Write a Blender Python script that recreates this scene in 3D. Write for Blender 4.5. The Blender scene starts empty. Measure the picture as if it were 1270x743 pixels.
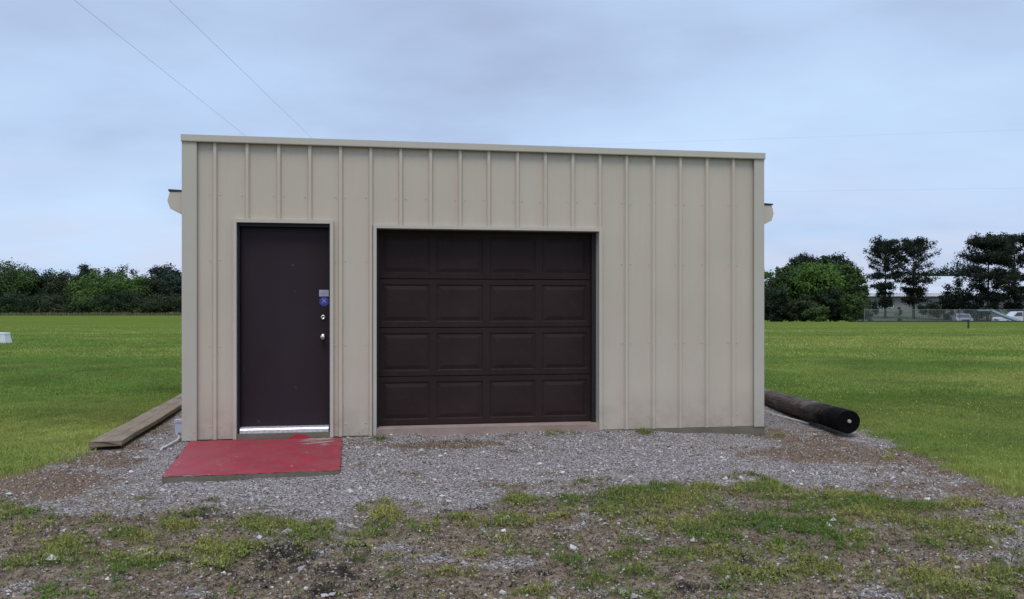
import bpy, bmesh, math, random
import numpy as np
from mathutils import Vector, Matrix

# ------------------------------------------------------------------ scene, camera, light
scene = bpy.context.scene
COL = scene.collection
FPX, CX, HORIZON, CAMH = 1020.0, 635.0, 381.0, 1.38      # photo 1270 px wide, horizon row 381

cam_data = bpy.data.cameras.new("camera")
cam_data.sensor_width = 36.0
cam_data.lens = 36.0 * FPX / 1270.0
cam_data.shift_y = (HORIZON - 371.5) / 1270.0
cam_data.clip_start = 0.05
cam_data.clip_end = 6000.0
cam = bpy.data.objects.new("camera", cam_data)
cam.location = (0.0, 0.0, CAMH)
cam.rotation_euler = (math.radians(90), 0, 0)
COL.objects.link(cam)
scene.camera = cam

SUN_EL, SUN_AZ = math.radians(62), math.radians(187)      # azimuth clockwise from +Y: behind the camera
world = bpy.data.worlds.new("World")
scene.world = world
world.use_nodes = True
wt = world.node_tree
for n in list(wt.nodes):
    wt.nodes.remove(n)


def wn(kind, **kw):
    n = wt.nodes.new(kind)
    for k, v in kw.items():
        setattr(n, k, v)
    return n


def wl(a, b):
    wt.links.new(a, b)


w_out = wn("ShaderNodeOutputWorld")
w_bg = wn("ShaderNodeBackground")
w_bg.inputs["Strength"].default_value = 0.1
wl(w_bg.outputs[0], w_out.inputs[0])
w_sky = wn("ShaderNodeTexSky", sky_type='NISHITA')
w_sky.sun_disc = False
w_sky.sun_elevation = SUN_EL
w_sky.sun_rotation = SUN_AZ
w_sky.dust_density = 3.0
w_tc = wn("ShaderNodeTexCoord")
w_sep = wn("ShaderNodeSeparateXYZ")
wl(w_tc.outputs["Generated"], w_sep.inputs[0])
w_z = wn("ShaderNodeMath", operation='ADD'); w_z.inputs[1].default_value = 0.22
w_zabs = wn("ShaderNodeMath", operation='MAXIMUM'); w_zabs.inputs[1].default_value = 0.0
wl(w_sep.outputs[2], w_zabs.inputs[0]); wl(w_zabs.outputs[0], w_z.inputs[0])
w_dx = wn("ShaderNodeMath", operation='DIVIDE'); wl(w_sep.outputs[0], w_dx.inputs[0]); wl(w_z.outputs[0], w_dx.inputs[1])
w_dy = wn("ShaderNodeMath", operation='DIVIDE'); wl(w_sep.outputs[1], w_dy.inputs[0]); wl(w_z.outputs[0], w_dy.inputs[1])
w_cmb = wn("ShaderNodeCombineXYZ"); wl(w_dx.outputs[0], w_cmb.inputs[0]); wl(w_dy.outputs[0], w_cmb.inputs[1])
w_map = wn("ShaderNodeMapping"); w_map.inputs["Scale"].default_value = (0.8, 1.0, 1.0); w_map.inputs["Location"].default_value = (5.3, 2.2, 0.4)
wl(w_cmb.outputs[0], w_map.inputs[0])
w_n = wn("ShaderNodeTexNoise"); w_n.inputs["Scale"].default_value = 1.0; w_n.inputs["Detail"].default_value = 6.0; w_n.inputs["Roughness"].default_value = 0.5
wl(w_map.outputs[0], w_n.inputs["Vector"])
w_cr = wn("ShaderNodeValToRGB")
el = w_cr.color_ramp.elements
el[0].position = 0.27; el[0].color = (4.2, 5.15, 7.4, 1)
el[1].position = 0.62; el[1].color = (6.1, 8.0, 10.6, 1)
e = el.new(0.44); e.color = (5.25, 6.85, 9.5, 1)
wl(w_n.outputs["Fac"], w_cr.inputs[0])
# the thinner, paler band of cloud low over the horizon
w_h = wn("ShaderNodeMapRange"); w_h.inputs["From Min"].default_value = 0.015; w_h.inputs["From Max"].default_value = 0.19
w_h.inputs["To Min"].default_value = 1.0; w_h.inputs["To Max"].default_value = 0.0
wl(w_zabs.outputs[0], w_h.inputs["Value"])
w_n2 = wn("ShaderNodeTexNoise"); w_n2.inputs["Scale"].default_value = 2.4; w_n2.inputs["Detail"].default_value = 4.0
wl(w_map.outputs[0], w_n2.inputs["Vector"])
w_n2r = wn("ShaderNodeMapRange"); w_n2r.inputs["From Min"].default_value = 0.32; w_n2r.inputs["From Max"].default_value = 0.62
wl(w_n2.outputs["Fac"], w_n2r.inputs["Value"])
w_hm = wn("ShaderNodeMath", operation='MULTIPLY'); wl(w_h.outputs[0], w_hm.inputs[0]); wl(w_n2r.outputs[0], w_hm.inputs[1])
w_mix1 = wn("ShaderNodeMix", data_type='RGBA')
wl(w_hm.outputs[0], w_mix1.inputs["Factor"]); wl(w_cr.outputs[0], w_mix1.inputs["A"]); w_mix1.inputs["B"].default_value = (6.7, 7.4, 9.4, 1)
# the overcast zenith is brighter than the horizon
w_up = wn("ShaderNodeMapRange"); w_up.inputs["From Min"].default_value = 0.35; w_up.inputs["From Max"].default_value = 1.0
w_up.inputs["To Min"].default_value = 1.0; w_up.inputs["To Max"].default_value = 1.55
wl(w_zabs.outputs[0], w_up.inputs["Value"])
w_mul = wn("ShaderNodeMix", data_type='RGBA', blend_type='MULTIPLY'); w_mul.inputs["Factor"].default_value = 1.0
wl(w_mix1.outputs["Result"], w_mul.inputs["A"]); wl(w_up.outputs[0], w_mul.inputs["B"])
w_mix2 = wn("ShaderNodeMix", data_type='RGBA'); w_mix2.inputs["Factor"].default_value = 0.93
wl(w_sky.outputs[0], w_mix2.inputs["A"]); wl(w_mul.outputs["Result"], w_mix2.inputs["B"])
wl(w_mix2.outputs["Result"], w_bg.inputs["Color"])

sun_data = bpy.data.lights.new("sun", 'SUN')
sun_data.energy = 1.5
sun_data.angle = math.radians(24)
sun_data.color = (1.0, 0.92, 0.80)
sun = bpy.data.objects.new("sun", sun_data)
sd = Vector((math.sin(SUN_AZ) * math.cos(SUN_EL), math.cos(SUN_AZ) * math.cos(SUN_EL), math.sin(SUN_EL)))
sun.rotation_euler = sd.to_track_quat('Z', 'Y').to_euler()
sun.location = (0, -10, 30)
COL.objects.link(sun)

vs = scene.view_settings
vs.view_transform = 'Standard'
vs.look = 'None'
vs.gamma = 1.0
vs.use_curve_mapping = False
vs.exposure = 0.0

rng = np.random.default_rng(7)
random.seed(7)

# ------------------------------------------------------------------ helpers


def link(o, parent=None):
    COL.objects.link(o)
    if parent is not None:
        o.parent = parent
    return o


def tag(o, label=None, cat=None, group=None, kind=None):
    if label: o["label"] = label
    if cat: o["category"] = cat
    if group: o["group"] = group
    if kind: o["kind"] = kind
    return o


def thing(name, label, cat, loc=(0, 0, 0), rotz=0.0, group=None):
    o = bpy.data.objects.new(name, None)
    o.empty_display_size = 0.2
    o.location = loc
    o.rotation_euler = (0, 0, rotz)
    link(o)
    return tag(o, label, cat, group)


def obj(name, bm, mat, parent=None, smooth=False, bevel=0.0):
    me = bpy.data.meshes.new(name)
    if bevel > 0:
        ed = [e for e in bm.edges if len(e.link_faces) == 2 and e.calc_face_angle(0) > 0.5]
        bmesh.ops.bevel(bm, geom=ed, offset=bevel, segments=2, affect='EDGES', clamp_overlap=True)
    bmesh.ops.recalc_face_normals(bm, faces=bm.faces)
    bm.to_mesh(me)
    bm.free()
    me.materials.append(mat)
    if smooth:
        me.polygons.foreach_set("use_smooth", [True] * len(me.polygons))
    o = bpy.data.objects.new(name, me)
    return link(o, parent)


def np_mesh(name, verts, faces, mat, parent=None, col=None, extra=None, smooth=False):
    """verts (n,3), faces (m,k) with one k, col (n,4) point colours."""
    verts = np.ascontiguousarray(verts, dtype=np.float32)
    faces = np.ascontiguousarray(faces, dtype=np.int32)
    m, k = faces.shape
    me = bpy.data.meshes.new(name)
    me.vertices.add(len(verts)); me.vertices.foreach_set("co", verts.ravel())
    me.loops.add(m * k); me.loops.foreach_set("vertex_index", faces.ravel())
    me.polygons.add(m)
    me.polygons.foreach_set("loop_start", np.arange(0, m * k, k, dtype=np.int32))
    me.polygons.foreach_set("loop_total", np.full(m, k, dtype=np.int32))
    me.polygons.foreach_set("use_smooth", np.full(m, smooth, dtype=bool))
    if col is not None:
        a = me.attributes.new("col", 'FLOAT_COLOR', 'POINT')
        a.data.foreach_set("color", np.ascontiguousarray(col, dtype=np.float32).ravel())
    for nm, arr in (extra or {}).items():
        a = me.attributes.new(nm, 'FLOAT_COLOR', 'POINT')
        a.data.foreach_set("color", np.ascontiguousarray(arr, dtype=np.float32).ravel())
    me.update(calc_edges=True)
    me.validate()
    me.materials.append(mat)
    o = bpy.data.objects.new(name, me)
    return link(o, parent)


def box(bm, x0, x1, y0, y1, z0, z1):
    v = [bm.verts.new(p) for p in ((x0, y0, z0), (x1, y0, z0), (x1, y1, z0), (x0, y1, z0),
                                   (x0, y0, z1), (x1, y0, z1), (x1, y1, z1), (x0, y1, z1))]
    for f in ((3, 2, 1, 0), (4, 5, 6, 7), (0, 1, 5, 4), (1, 2, 6, 5), (2, 3, 7, 6), (3, 0, 4, 7)):
        bm.faces.new([v[i] for i in f])
    return v


def extrude_profile(bm, pts, a, b, axis='y'):
    """closed polygon pts (p,q) swept along an axis from a to b; axis y: (x,z), axis x: (y,z)."""
    def P(p, t):
        return (p[0], t, p[1]) if axis == 'y' else (t, p[0], p[1])
    r0 = [bm.verts.new(P(p, a)) for p in pts]
    r1 = [bm.verts.new(P(p, b)) for p in pts]
    n = len(pts)
    for i in range(n):
        j = (i + 1) % n
        bm.faces.new((r0[i], r0[j], r1[j], r1[i]))
    bm.faces.new(list(reversed(r0)))
    bm.faces.new(r1)


def tube(bm, pts, radii, seg=8, caps=True):
    pts = [Vector(p) for p in pts]
    if not hasattr(radii, '__len__'):
        radii = [radii] * len(pts)
    rings = []
    prev = None
    for i, p in enumerate(pts):
        d = (pts[min(i + 1, len(pts) - 1)] - pts[max(i - 1, 0)]).normalized()
        if prev is None:
            up = Vector((0, 0, 1)) if abs(d.z) < 0.9 else Vector((1, 0, 0))
            a = d.cross(up).normalized()
        else:
            a = (prev - d * prev.dot(d)).normalized()
        prev = a
        b = d.cross(a)
        rings.append([bm.verts.new(p + (a * math.cos(2 * math.pi * k / seg) + b * math.sin(2 * math.pi * k / seg)) * radii[i]) for k in range(seg)])
    for i in range(len(rings) - 1):
        for k in range(seg):
            bm.faces.new((rings[i][k], rings[i][(k + 1) % seg], rings[i + 1][(k + 1) % seg], rings[i + 1][k]))
    if caps:
        bm.faces.new(list(reversed(rings[0])))
        bm.faces.new(rings[-1])


def lathe_y(bm, prof, cx, cz, seg=20):
    """profile of (radius, y) turned round an axis along y at (cx, cz)."""
    rings = []
    for r, y in prof:
        if r <= 1e-6:
            rings.append([bm.verts.new((cx, y, cz))])
        else:
            rings.append([bm.verts.new((cx + r * math.cos(2 * math.pi * k / seg), y, cz + r * math.sin(2 * math.pi * k / seg))) for k in range(seg)])
    for a, b in zip(rings[:-1], rings[1:]):
        if len(a) == 1 and len(b) == 1:
            continue
        for k in range(seg):
            j = (k + 1) % seg
            if len(a) == 1: bm.faces.new((a[0], b[j], b[k]))
            elif len(b) == 1: bm.faces.new((a[k], a[j], b[0]))
            else: bm.faces.new((a[k], a[j], b[j], b[k]))


# numpy value noise
def _hash(ix, iy, seed):
    h = (ix.astype(np.int64) * 374761393 + iy.astype(np.int64) * 668265263 + seed * 1442695041) & 0xFFFFFFFF
    h = ((h ^ (h >> 13)) * 1274126177) & 0xFFFFFFFF
    h = h ^ (h >> 16)
    return (h & 0xFFFFFF) / float(0xFFFFFF)


def vnoise(x, y, seed=0):
    ix, iy = np.floor(x), np.floor(y)
    fx, fy = x - ix, y - iy
    fx = fx * fx * (3 - 2 * fx); fy = fy * fy * (3 - 2 * fy)
    a = _hash(ix, iy, seed); b = _hash(ix + 1, iy, seed); c = _hash(ix, iy + 1, seed); d = _hash(ix + 1, iy + 1, seed)
    return (a * (1 - fx) + b * fx) * (1 - fy) + (c * (1 - fx) + d * fx) * fy


def fbm(x, y, seed=0, octaves=4):
    s, a, t = 0.0, 0.5, 0.0
    for o in range(octaves):
        s = s + a * vnoise(x * 2 ** o + 17.3 * o, y * 2 ** o - 9.1 * o, seed + o)
        t += a
        a *= 0.5
    return s / t


def sstep(a, b, x):
    t = np.clip((x - a) / (b - a), 0, 1)
    return t * t * (3 - 2 * t)


# ------------------------------------------------------------------ materials
class Mat:
    def __init__(self, name, rough=0.7, metal=0.0, spec=0.5):
        self.m = bpy.data.materials.new(name)
        self.m.use_nodes = True
        self.t = self.m.node_tree
        self.b = self.t.nodes["Principled BSDF"]
        self.b.inputs["Roughness"].default_value = rough
        self.b.inputs["Metallic"].default_value = metal
        self.b.inputs["Specular IOR Level"].default_value = spec
        self.tc = self.n("ShaderNodeTexCoord")

    def n(self, kind, **kw):
        n = self.t.nodes.new(kind)
        for k, v in kw.items():
            setattr(n, k, v)
        return n

    def l(self, a, b):
        self.t.links.new(a, b)

    def noise(self, scale, detail=4.0, rough=0.55, stretch=None, coord="Object"):
        src = self.tc.outputs[coord]
        if stretch:
            mp = self.n("ShaderNodeMapping"); mp.inputs["Scale"].default_value = stretch
            self.l(src, mp.inputs[0]); src = mp.outputs[0]
        t = self.n("ShaderNodeTexNoise")
        t.inputs["Scale"].default_value = scale
        t.inputs["Detail"].default_value = detail
        t.inputs["Roughness"].default_value = rough
        self.l(src, t.inputs["Vector"])
        return t.outputs["Fac"]

    def rng(self, sock, a, b, c=0.0, d=1.0):
        r = self.n("ShaderNodeMapRange")
        for k, v in (("From Min", a), ("From Max", b), ("To Min", c), ("To Max", d)):
            r.inputs[k].default_value = v
        self.l(sock, r.inputs["Value"])
        return r.outputs[0]

    def math(self, op, a, b):
        n = self.n("ShaderNodeMath", operation=op)
        for i, s in enumerate((a, b)):
            if isinstance(s, (int, float)): n.inputs[i].default_value = s
            else: self.l(s, n.inputs[i])
        return n.outputs[0]

    def mix(self, fac, a, b, blend='MIX'):
        n = self.n("ShaderNodeMix", data_type='RGBA', blend_type=blend)
        for key, s in (("Factor", fac), ("A", a), ("B", b)):
            if isinstance(s, (int, float)): n.inputs[key].default_value = s
            elif isinstance(s, (tuple, list)): n.inputs[key].default_value = (*s[:3], 1)
            else: self.l(s, n.inputs[key])
        return n.outputs["Result"]

    def color(self, s):
        if isinstance(s, (tuple, list)): self.b.inputs["Base Color"].default_value = (*s[:3], 1)
        else: self.l(s, self.b.inputs["Base Color"])
        return self

    def bump(self, sock, strength=0.3, dist=0.01):
        n = self.n("ShaderNodeBump")
        n.inputs["Strength"].default_value = strength
        n.inputs["Distance"].default_value = dist
        self.l(sock, n.inputs["Height"])
        self.l(n.outputs[0], self.b.inputs["Normal"])
        return self


def simple(name, c, rough=0.6, metal=0.0, var=0.12, scale=8.0, bump=0.1, spec=0.5):
    m = Mat(name, rough, metal, spec)
    f = m.noise(scale, 5)
    d = tuple(x * (1 - var * 2) for x in c); u = tuple(min(1, x * (1 + var)) for x in c)
    m.color(m.mix(m.rng(f, 0.3, 0.7), d, u))
    if bump: m.bump(m.noise(scale * 6, 3), bump, 0.004)
    return m.m


def siding_material(name, base):
    m = Mat(name, 0.42, 0.0, 0.35)
    big = m.rng(m.noise(1.1, 3), 0.3, 0.7)
    streak = m.rng(m.noise(3.0, 6, 0.65, (5.0, 5.0, 0.22)), 0.35, 0.75)
    fine = m.rng(m.noise(60, 3), 0.3, 0.7)
    c = m.mix(big, tuple(x * 0.93 for x in base), base)
    c = m.mix(m.math('MULTIPLY', streak, 0.26), c, tuple(x * f for x, f in zip(base, (0.84, 0.81, 0.78))))
    c = m.mix(m.math('MULTIPLY', fine, 0.12), c, tuple(x * 0.8 for x in base))
    # splash-back of mud and mildew specks low on the sheets
    sep = m.n("ShaderNodeSeparateXYZ"); m.l(m.tc.outputs["Object"], sep.inputs[0])
    low = m.rng(sep.outputs[2], 0.04, 0.16, 1.0, 0.0)
    spk = m.rng(m.noise(26, 5, 0.7), 0.56, 0.64)
    grp = m.rng(m.noise(2.2, 2), 0.45, 0.62)
    c = m.mix(m.math('MULTIPLY', m.math('MULTIPLY', low, spk), m.math('MULTIPLY', grp, 0.85)), c, (0.07, 0.06, 0.045))
    c = m.mix(m.math('MULTIPLY', m.rng(sep.outputs[2], 0.02, 0.50, 0.55, 0.0), m.rng(m.noise(5, 6, .65), 0.32, 0.7)), c, (0.27, 0.21, 0.165))
    m.color(c)
    m.l(m.rng(streak, 0, 1, 0.36, 0.55), m.b.inputs["Roughness"])
    n = m.noise(1.6, 2, 0.4, (2.6, 2.6, 0.7))
    m.bump(n, 0.9, 0.014)
    return m.m


SIDING_C = (0.59, 0.508, 0.410)
M_SIDING = siding_material("beige_siding", SIDING_C)
M_TRIM = siding_material("beige_trim", (0.57, 0.515, 0.43))
M_CORNER = siding_material("pale_corner_trim", (0.535, 0.49, 0.41))
M_ROOF = simple("galvanised_roof", (0.42, 0.43, 0.44), 0.4, 0.6, 0.1, 3)
M_DARK_EDGE = simple("dark_edge", (0.03, 0.03, 0.035), 0.6)
M_BLACK = simple("black_jamb", (0.012, 0.011, 0.012), 0.6)


def concrete(name, c, c2, moss=0.0):
    m = Mat(name, 0.9)
    a = m.rng(m.noise(7, 8, 0.65), 0.32, 0.68)
    f = m.rng(m.noise(90, 3), 0.3, 0.7)
    k = m.mix(a, c, c2)
    k = m.mix(m.math('MULTIPLY', f, 0.35), k, tuple(x * 0.6 for x in c))
    if moss:
        k = m.mix(m.math('MULTIPLY', m.rng(m.noise(3.5, 5), 0.42, 0.62), moss), k, (0.10, 0.105, 0.045))
    m.color(k).bump(m.noise(45, 6), 0.5, 0.008)
    return m.m


M_SLAB = concrete("mossy_concrete", (0.15, 0.127, 0.10), (0.24, 0.205, 0.165), 0.55)
M_APRON = concrete("pink_concrete", (0.31, 0.215, 0.18), (0.42, 0.31, 0.26), 0.0)


def garage_door_material():
    m = Mat("dark_brown_panel_paint", 0.55, 0.0, 0.14)
    grain = m.noise(6, 6, 0.6, (1.0, 1.0, 14.0))
    blot = m.rng(m.noise(1.7, 4), 0.3, 0.7)
    c = m.mix(blot, (0.026, 0.0145, 0.0143), (0.036, 0.0215, 0.0205))
    dust = m.rng(m.noise(9, 6, 0.7), 0.55, 0.8)
    c = m.mix(m.math('MULTIPLY', dust, 0.5), c, (0.060, 0.043, 0.040))
    m.color(c).bump(grain, 0.25, 0.002)
    return m.m


M_GDOOR = garage_door_material()


def entry_door_material():
    m = Mat("dark_plum_door_paint", 0.55, 0.0, 0.18)
    blot = m.rng(m.noise(1.3, 5, 0.6, (1, 1, 0.5)), 0.3, 0.7)
    c = m.mix(blot, (0.022, 0.0142, 0.0178), (0.033, 0.0215, 0.0265))
    scr = m.rng(m.noise(14, 3, 0.5), 0.70, 0.76)
    c = m.mix(m.math('MULTIPLY', scr, 0.4), c, (0.12, 0.10, 0.10))
    m.color(c).bump(m.noise(3, 3), 0.15, 0.004)
    return m.m


M_EDOOR = entry_door_material()
M_CHROME = simple("satin_nickel", (0.62, 0.60, 0.57), 0.22, 1.0, 0.05, 20, 0)
M_ALU = simple("scuffed_aluminium", (0.80, 0.80, 0.84), 0.38, 0.55, 0.15, 30, 0.2)
M_STICKER = simple("white_sticker", (0.42, 0.43, 0.50), 0.5, 0, 0.05, 30, 0)
M_STICKER_LINE = simple("grey_sticker_print", (0.24, 0.25, 0.32), 0.5, 0, 0.05, 30, 0)
M_BLUE = simple("blue_sticker", (0.045, 0.05, 0.30), 0.5, 0, 0.05, 30, 0)
M_BLUE_PALE = simple("pale_blue_print", (0.22, 0.25, 0.62), 0.5, 0, 0.05, 30, 0)
M_OUTLET = simple("grey_plastic_box", (0.42, 0.43, 0.49), 0.5, 0, 0.05, 10, 0.05)
M_CONDUIT = simple("pale_conduit", (0.50, 0.49, 0.45), 0.55, 0, 0.1, 14, 0.1)


def red_paint():
    m = Mat("worn_red_paint", 0.62, 0.0, 0.35)
    a = m.rng(m.noise(2.2, 5, 0.6), 0.3, 0.7)
    c = m.mix(a, (0.26, 0.027, 0.042), (0.36, 0.032, 0.050))
    dust = m.rng(m.noise(5, 7, 0.7), 0.42, 0.75)
    c = m.mix(m.math('MULTIPLY', dust, 0.6), c, (0.24, 0.10, 0.09))
    chips = m.rng(m.noise(15, 5, 0.65), 0.655, 0.68)
    # bare concrete where feet wear it away by the sill, and along the front edge
    sep = m.n("ShaderNodeSeparateXYZ"); m.l(m.tc.outputs["Object"], sep.inputs[0])
    near = m.math('MULTIPLY', m.rng(sep.outputs[1], 1.35, 1.62, 0, 1), m.math('MULTIPLY', m.rng(sep.outputs[0], 0.78, 1.0, 0, 1), m.rng(sep.outputs[0], 1.15, 1.33, 1, 0)))
    wear = m.rng(m.math('ADD', m.math('MULTIPLY', near, 0.25), m.noise(7, 6, 0.65, (0.55, 1.7, 1))), 0.70, 0.735)
    front = m.rng(m.math('ADD', m.rng(sep.outputs[1], 0.0, 0.07, 0.22, 0), m.noise(9, 5, 0.6)), 0.69, 0.72)
    allw = m.math('MAXIMUM', m.math('MAXIMUM', chips, wear), front)
    c = m.mix(allw, c, (0.33, 0.27, 0.23))
    m.color(c).bump(m.noise(40, 6), 0.35, 0.005)
    return m.m


M_RED = red_paint()
M_REDCHIP = simple("fresh_red_paint", (0.40, 0.025, 0.05), 0.6, 0, 0.08, 12, 0.2)


def weathered_wood(name, a, b, dark, axis_stretch):
    m = Mat(name, 0.85)
    g = m.rng(m.noise(9, 7, 0.65, axis_stretch), 0.3, 0.7)
    c = m.mix(g, a, b)
    cr = m.rng(m.noise(16, 5, 0.6, axis_stretch), 0.60, 0.70)
    c = m.mix(cr, c, dark)
    st = m.rng(m.noise(2.0, 4), 0.5, 0.7)
    c = m.mix(m.math('MULTIPLY', st, 0.5), c, dark)
    m.color(c).bump(m.noise(16, 7, 0.65, axis_stretch), 0.7, 0.012)
    return m.m


M_TIMBER = weathered_wood("weathered_timber", (0.185, 0.132, 0.082), (0.33, 0.252, 0.175), (0.07, 0.046, 0.032), (6, 0.35, 6))


def pole_material():
    m = Mat("creosoted_pole", 0.85, 0, 0.08)
    g = m.rng(m.noise(10, 7, 0.65, (5, 0.35, 5)), 0.3, 0.7)
    old = m.mix(g, (0.055, 0.038, 0.032), (0.165, 0.128, 0.112))
    pale = m.rng(m.noise(2.6, 5, 0.6, (1.5, 0.7, 1.5)), 0.5, 0.72)
    old = m.mix(m.math('MULTIPLY', pale, 0.9), old, (0.30, 0.262, 0.25))
    sep = m.n("ShaderNodeSeparateXYZ"); m.l(m.tc.outputs["Object"], sep.inputs[0])
    t = m.math('ADD', sep.outputs[1], m.math('MULTIPLY', m.noise(4.0, 6, 0.65), 1.5))
    t = m.math('SUBTRACT', t, 0.3)
    f = m.rng(t, 0.85, 1.7)
    c = m.mix(f, (0.0055, 0.0048, 0.0048), old)
    m.color(c).bump(m.noise(12, 6, 0.6, (5, 0.4, 5)), 0.9, 0.02)
    return m.m


M_POLE = pole_material()
M_CORE = simple("pale_pole_plug", (0.42, 0.40, 0.36), 0.8)
M_POLEUP = weathered_wood("standing_pole_wood", (0.14, 0.11, 0.09), (0.22, 0.18, 0.15), (0.05, 0.04, 0.03), (5, 5, 0.4))
M_WHITE = simple("white_plastic", (0.66, 0.67, 0.70), 0.5, 0, 0.06, 4, 0.05)
M_WIRE = simple("wire", (0.12, 0.12, 0.13), 0.6, 0, 0.05, 4, 0)


def vcol_material(name, rough=0.75, trans=0.0, spec=0.25, gain_noise=0.0):
    m = Mat(name, rough, 0, spec)
    at = m.n("ShaderNodeAttribute", attribute_name="col")
    m.color(at.outputs["Color"])
    if trans:
        out = m.t.nodes["Material Output"]
        tr = m.n("ShaderNodeBsdfTranslucent")
        m.l(at.outputs["Color"], tr.inputs["Color"])
        mx = m.n("ShaderNodeMixShader"); mx.inputs[0].default_value = trans
        m.l(m.b.outputs[0], mx.inputs[1]); m.l(tr.outputs[0], mx.inputs[2]); m.l(mx.outputs[0], out.inputs[0])
    return m.m


M_LEAF = vcol_material("leaf", 0.7, 0.25, 0.2)
M_GRASS = vcol_material("grass_blade", 0.7, 0.25, 0.2)
M_STONE = vcol_material("gravel_stone", 0.85, 0, 0.3)
M_BARK = weathered_wood("bark", (0.06, 0.045, 0.035), (0.11, 0.085, 0.065), (0.02, 0.016, 0.013), (4, 4, 0.5))

# ------------------------------------------------------------------ ground cover measured on the ground plane
TH = math.atan2(1020.0, 6220.0)                            # the front turns this far away from square-on
GX, GY = -0.27, 8.87
CT, ST = math.cos(TH), math.sin(TH)


def to_local(x, y):
    dx, dy = x - GX, y - GY
    return dx * CT + dy * ST, -dx * ST + dy * CT


def to_world(s, d, z=0.0):
    return Vector((GX + s * CT - d * ST, GY + s * ST + d * CT, z))


GREEN = [(15, 636, 45, 13), (70, 632, 28, 8), (30, 665, 15, 6), (70, 680, 42, 12), (160, 668, 48, 13), (215, 658, 22, 8), (130, 700, 52, 11),
         (210, 713, 22, 8), (265, 680, 32, 11), (20, 700, 22, 8), (60, 738, 60, 10), (285, 735, 22, 8), (460, 662, 38, 13), (490, 645, 28, 11),
         (525, 655, 26, 10), (572, 648, 22, 8), (650, 622, 20, 8), (700, 625, 13, 7), (685, 645, 28, 7), (630, 670, 13, 5), (770, 695, 15, 8),
         (765, 640, 16, 9), (820, 622, 62, 22), (635, 738, 20, 11), (672, 738, 13, 9), (485, 715, 11, 8), (560, 715, 36, 7), (930, 604, 48, 9),
         (965, 618, 34, 10), (1000, 630, 44, 10), (1045, 617, 24, 8), (1080, 632, 70, 11), (1150, 629, 46, 7), (870, 652, 66, 18), (960, 680, 36, 9),
         (1005, 650, 44, 13), (1070, 668, 34, 10), (1105, 690, 20, 8), (1170, 668, 66, 12), (1215, 676, 34, 8), (1010, 708, 34, 8), (1150, 720, 34, 14),
         (1245, 710, 24, 9), (1102, 562, 9, 7), (1045, 683, 32, 8), (905, 655, 30, 8), (340, 655, 30, 9), (395, 670, 20, 6), (745, 722, 30, 8),
         (850, 690, 40, 9), (905, 712, 30, 8), (1200, 738, 40, 9), (640, 648, 25, 7), (590, 690, 22, 6), (700, 700, 18, 6), (690, 541, 34, 3), (434, 542, 12, 3), (800, 537, 22, 2.5), (470, 548, 16, 3), (965, 533, 14, 3), (1235, 640, 20, 6)]
DARK = [(360, 690, 46, 16), (325, 712, 46, 13), (425, 712, 36, 10), (250, 640, 46, 5), (345, 637, 48, 5), (880, 664, 46, 5), (950, 716, 22, 7),
        (920, 696, 16, 6), (450, 733, 40, 12), (860, 727, 36, 9), (590, 628, 24, 5), (395, 735, 40, 9), (660, 712, 36, 7), (700, 668, 20, 4), (1080, 700, 16, 5)]
GRAV = [(1220, 655, 60, 22), (1250, 690, 40, 12), (380, 665, 60, 14), (20, 728, 34, 12), (175, 690, 22, 5), (620, 702, 52, 7), (900, 626, 28, 7), (965, 648, 24, 8), (1060, 652, 50, 5), (1000, 692, 50, 9),
        (1255, 665, 30, 24), (1090, 735, 46, 11), (800, 662, 20, 6), (600, 655, 18, 5), (420, 655, 26, 12), (540, 695, 30, 6), (700, 655, 30, 5),
        (1200, 690, 40, 5), (390, 690, 22, 6), (250, 735, 30, 7), (480, 680, 30, 6), (1230, 640, 40, 9), (770, 735, 40, 7), (730, 640, 16, 5)]
SOIL = [(35, 598, 100, 23), (120, 570, 50, 13), (0, 612, 60, 16), (150, 552, 30, 8), (1010, 556, 58, 10), (1140, 562, 50, 9), (1180, 578, 40, 8), (1010, 541, 40, 6),
        (545, 552, 70, 5), (1235, 605, 34, 7), (185, 528, 30, 12), (960, 530, 30, 6)]


def blobs(u, v, lst):
    r = np.zeros_like(u)
    for a, b, rx, ry in lst:
        r = np.maximum(r, np.exp(-((u - a) / rx) ** 2 - ((v - b) / ry) ** 2))
    return r


XL = ([-50, 5.0, 6.3, 6.73, 7.53, 8.33, 12.5, 15.5, 17.0], [-5.5, -4.9, -4.45, -4.19, -4.2, -4.2, -4.9, -5.4, -1.0])
XR = ([-50, 4.5, 6.09, 7.26, 8.85, 10.27, 12.2, 15.5, 17.0], [4.6, 4.1, 3.85, 4.02, 4.25, 4.2, 3.75, 3.7, -1.0])
VB = ([-200, 0, 90, 250, 420, 470, 560, 640, 760, 850, 950, 1050, 1150, 1270, 1500], [626, 622, 630, 634, 644, 634, 628, 613, 602, 599, 601, 609, 618, 624, 626])


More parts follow.
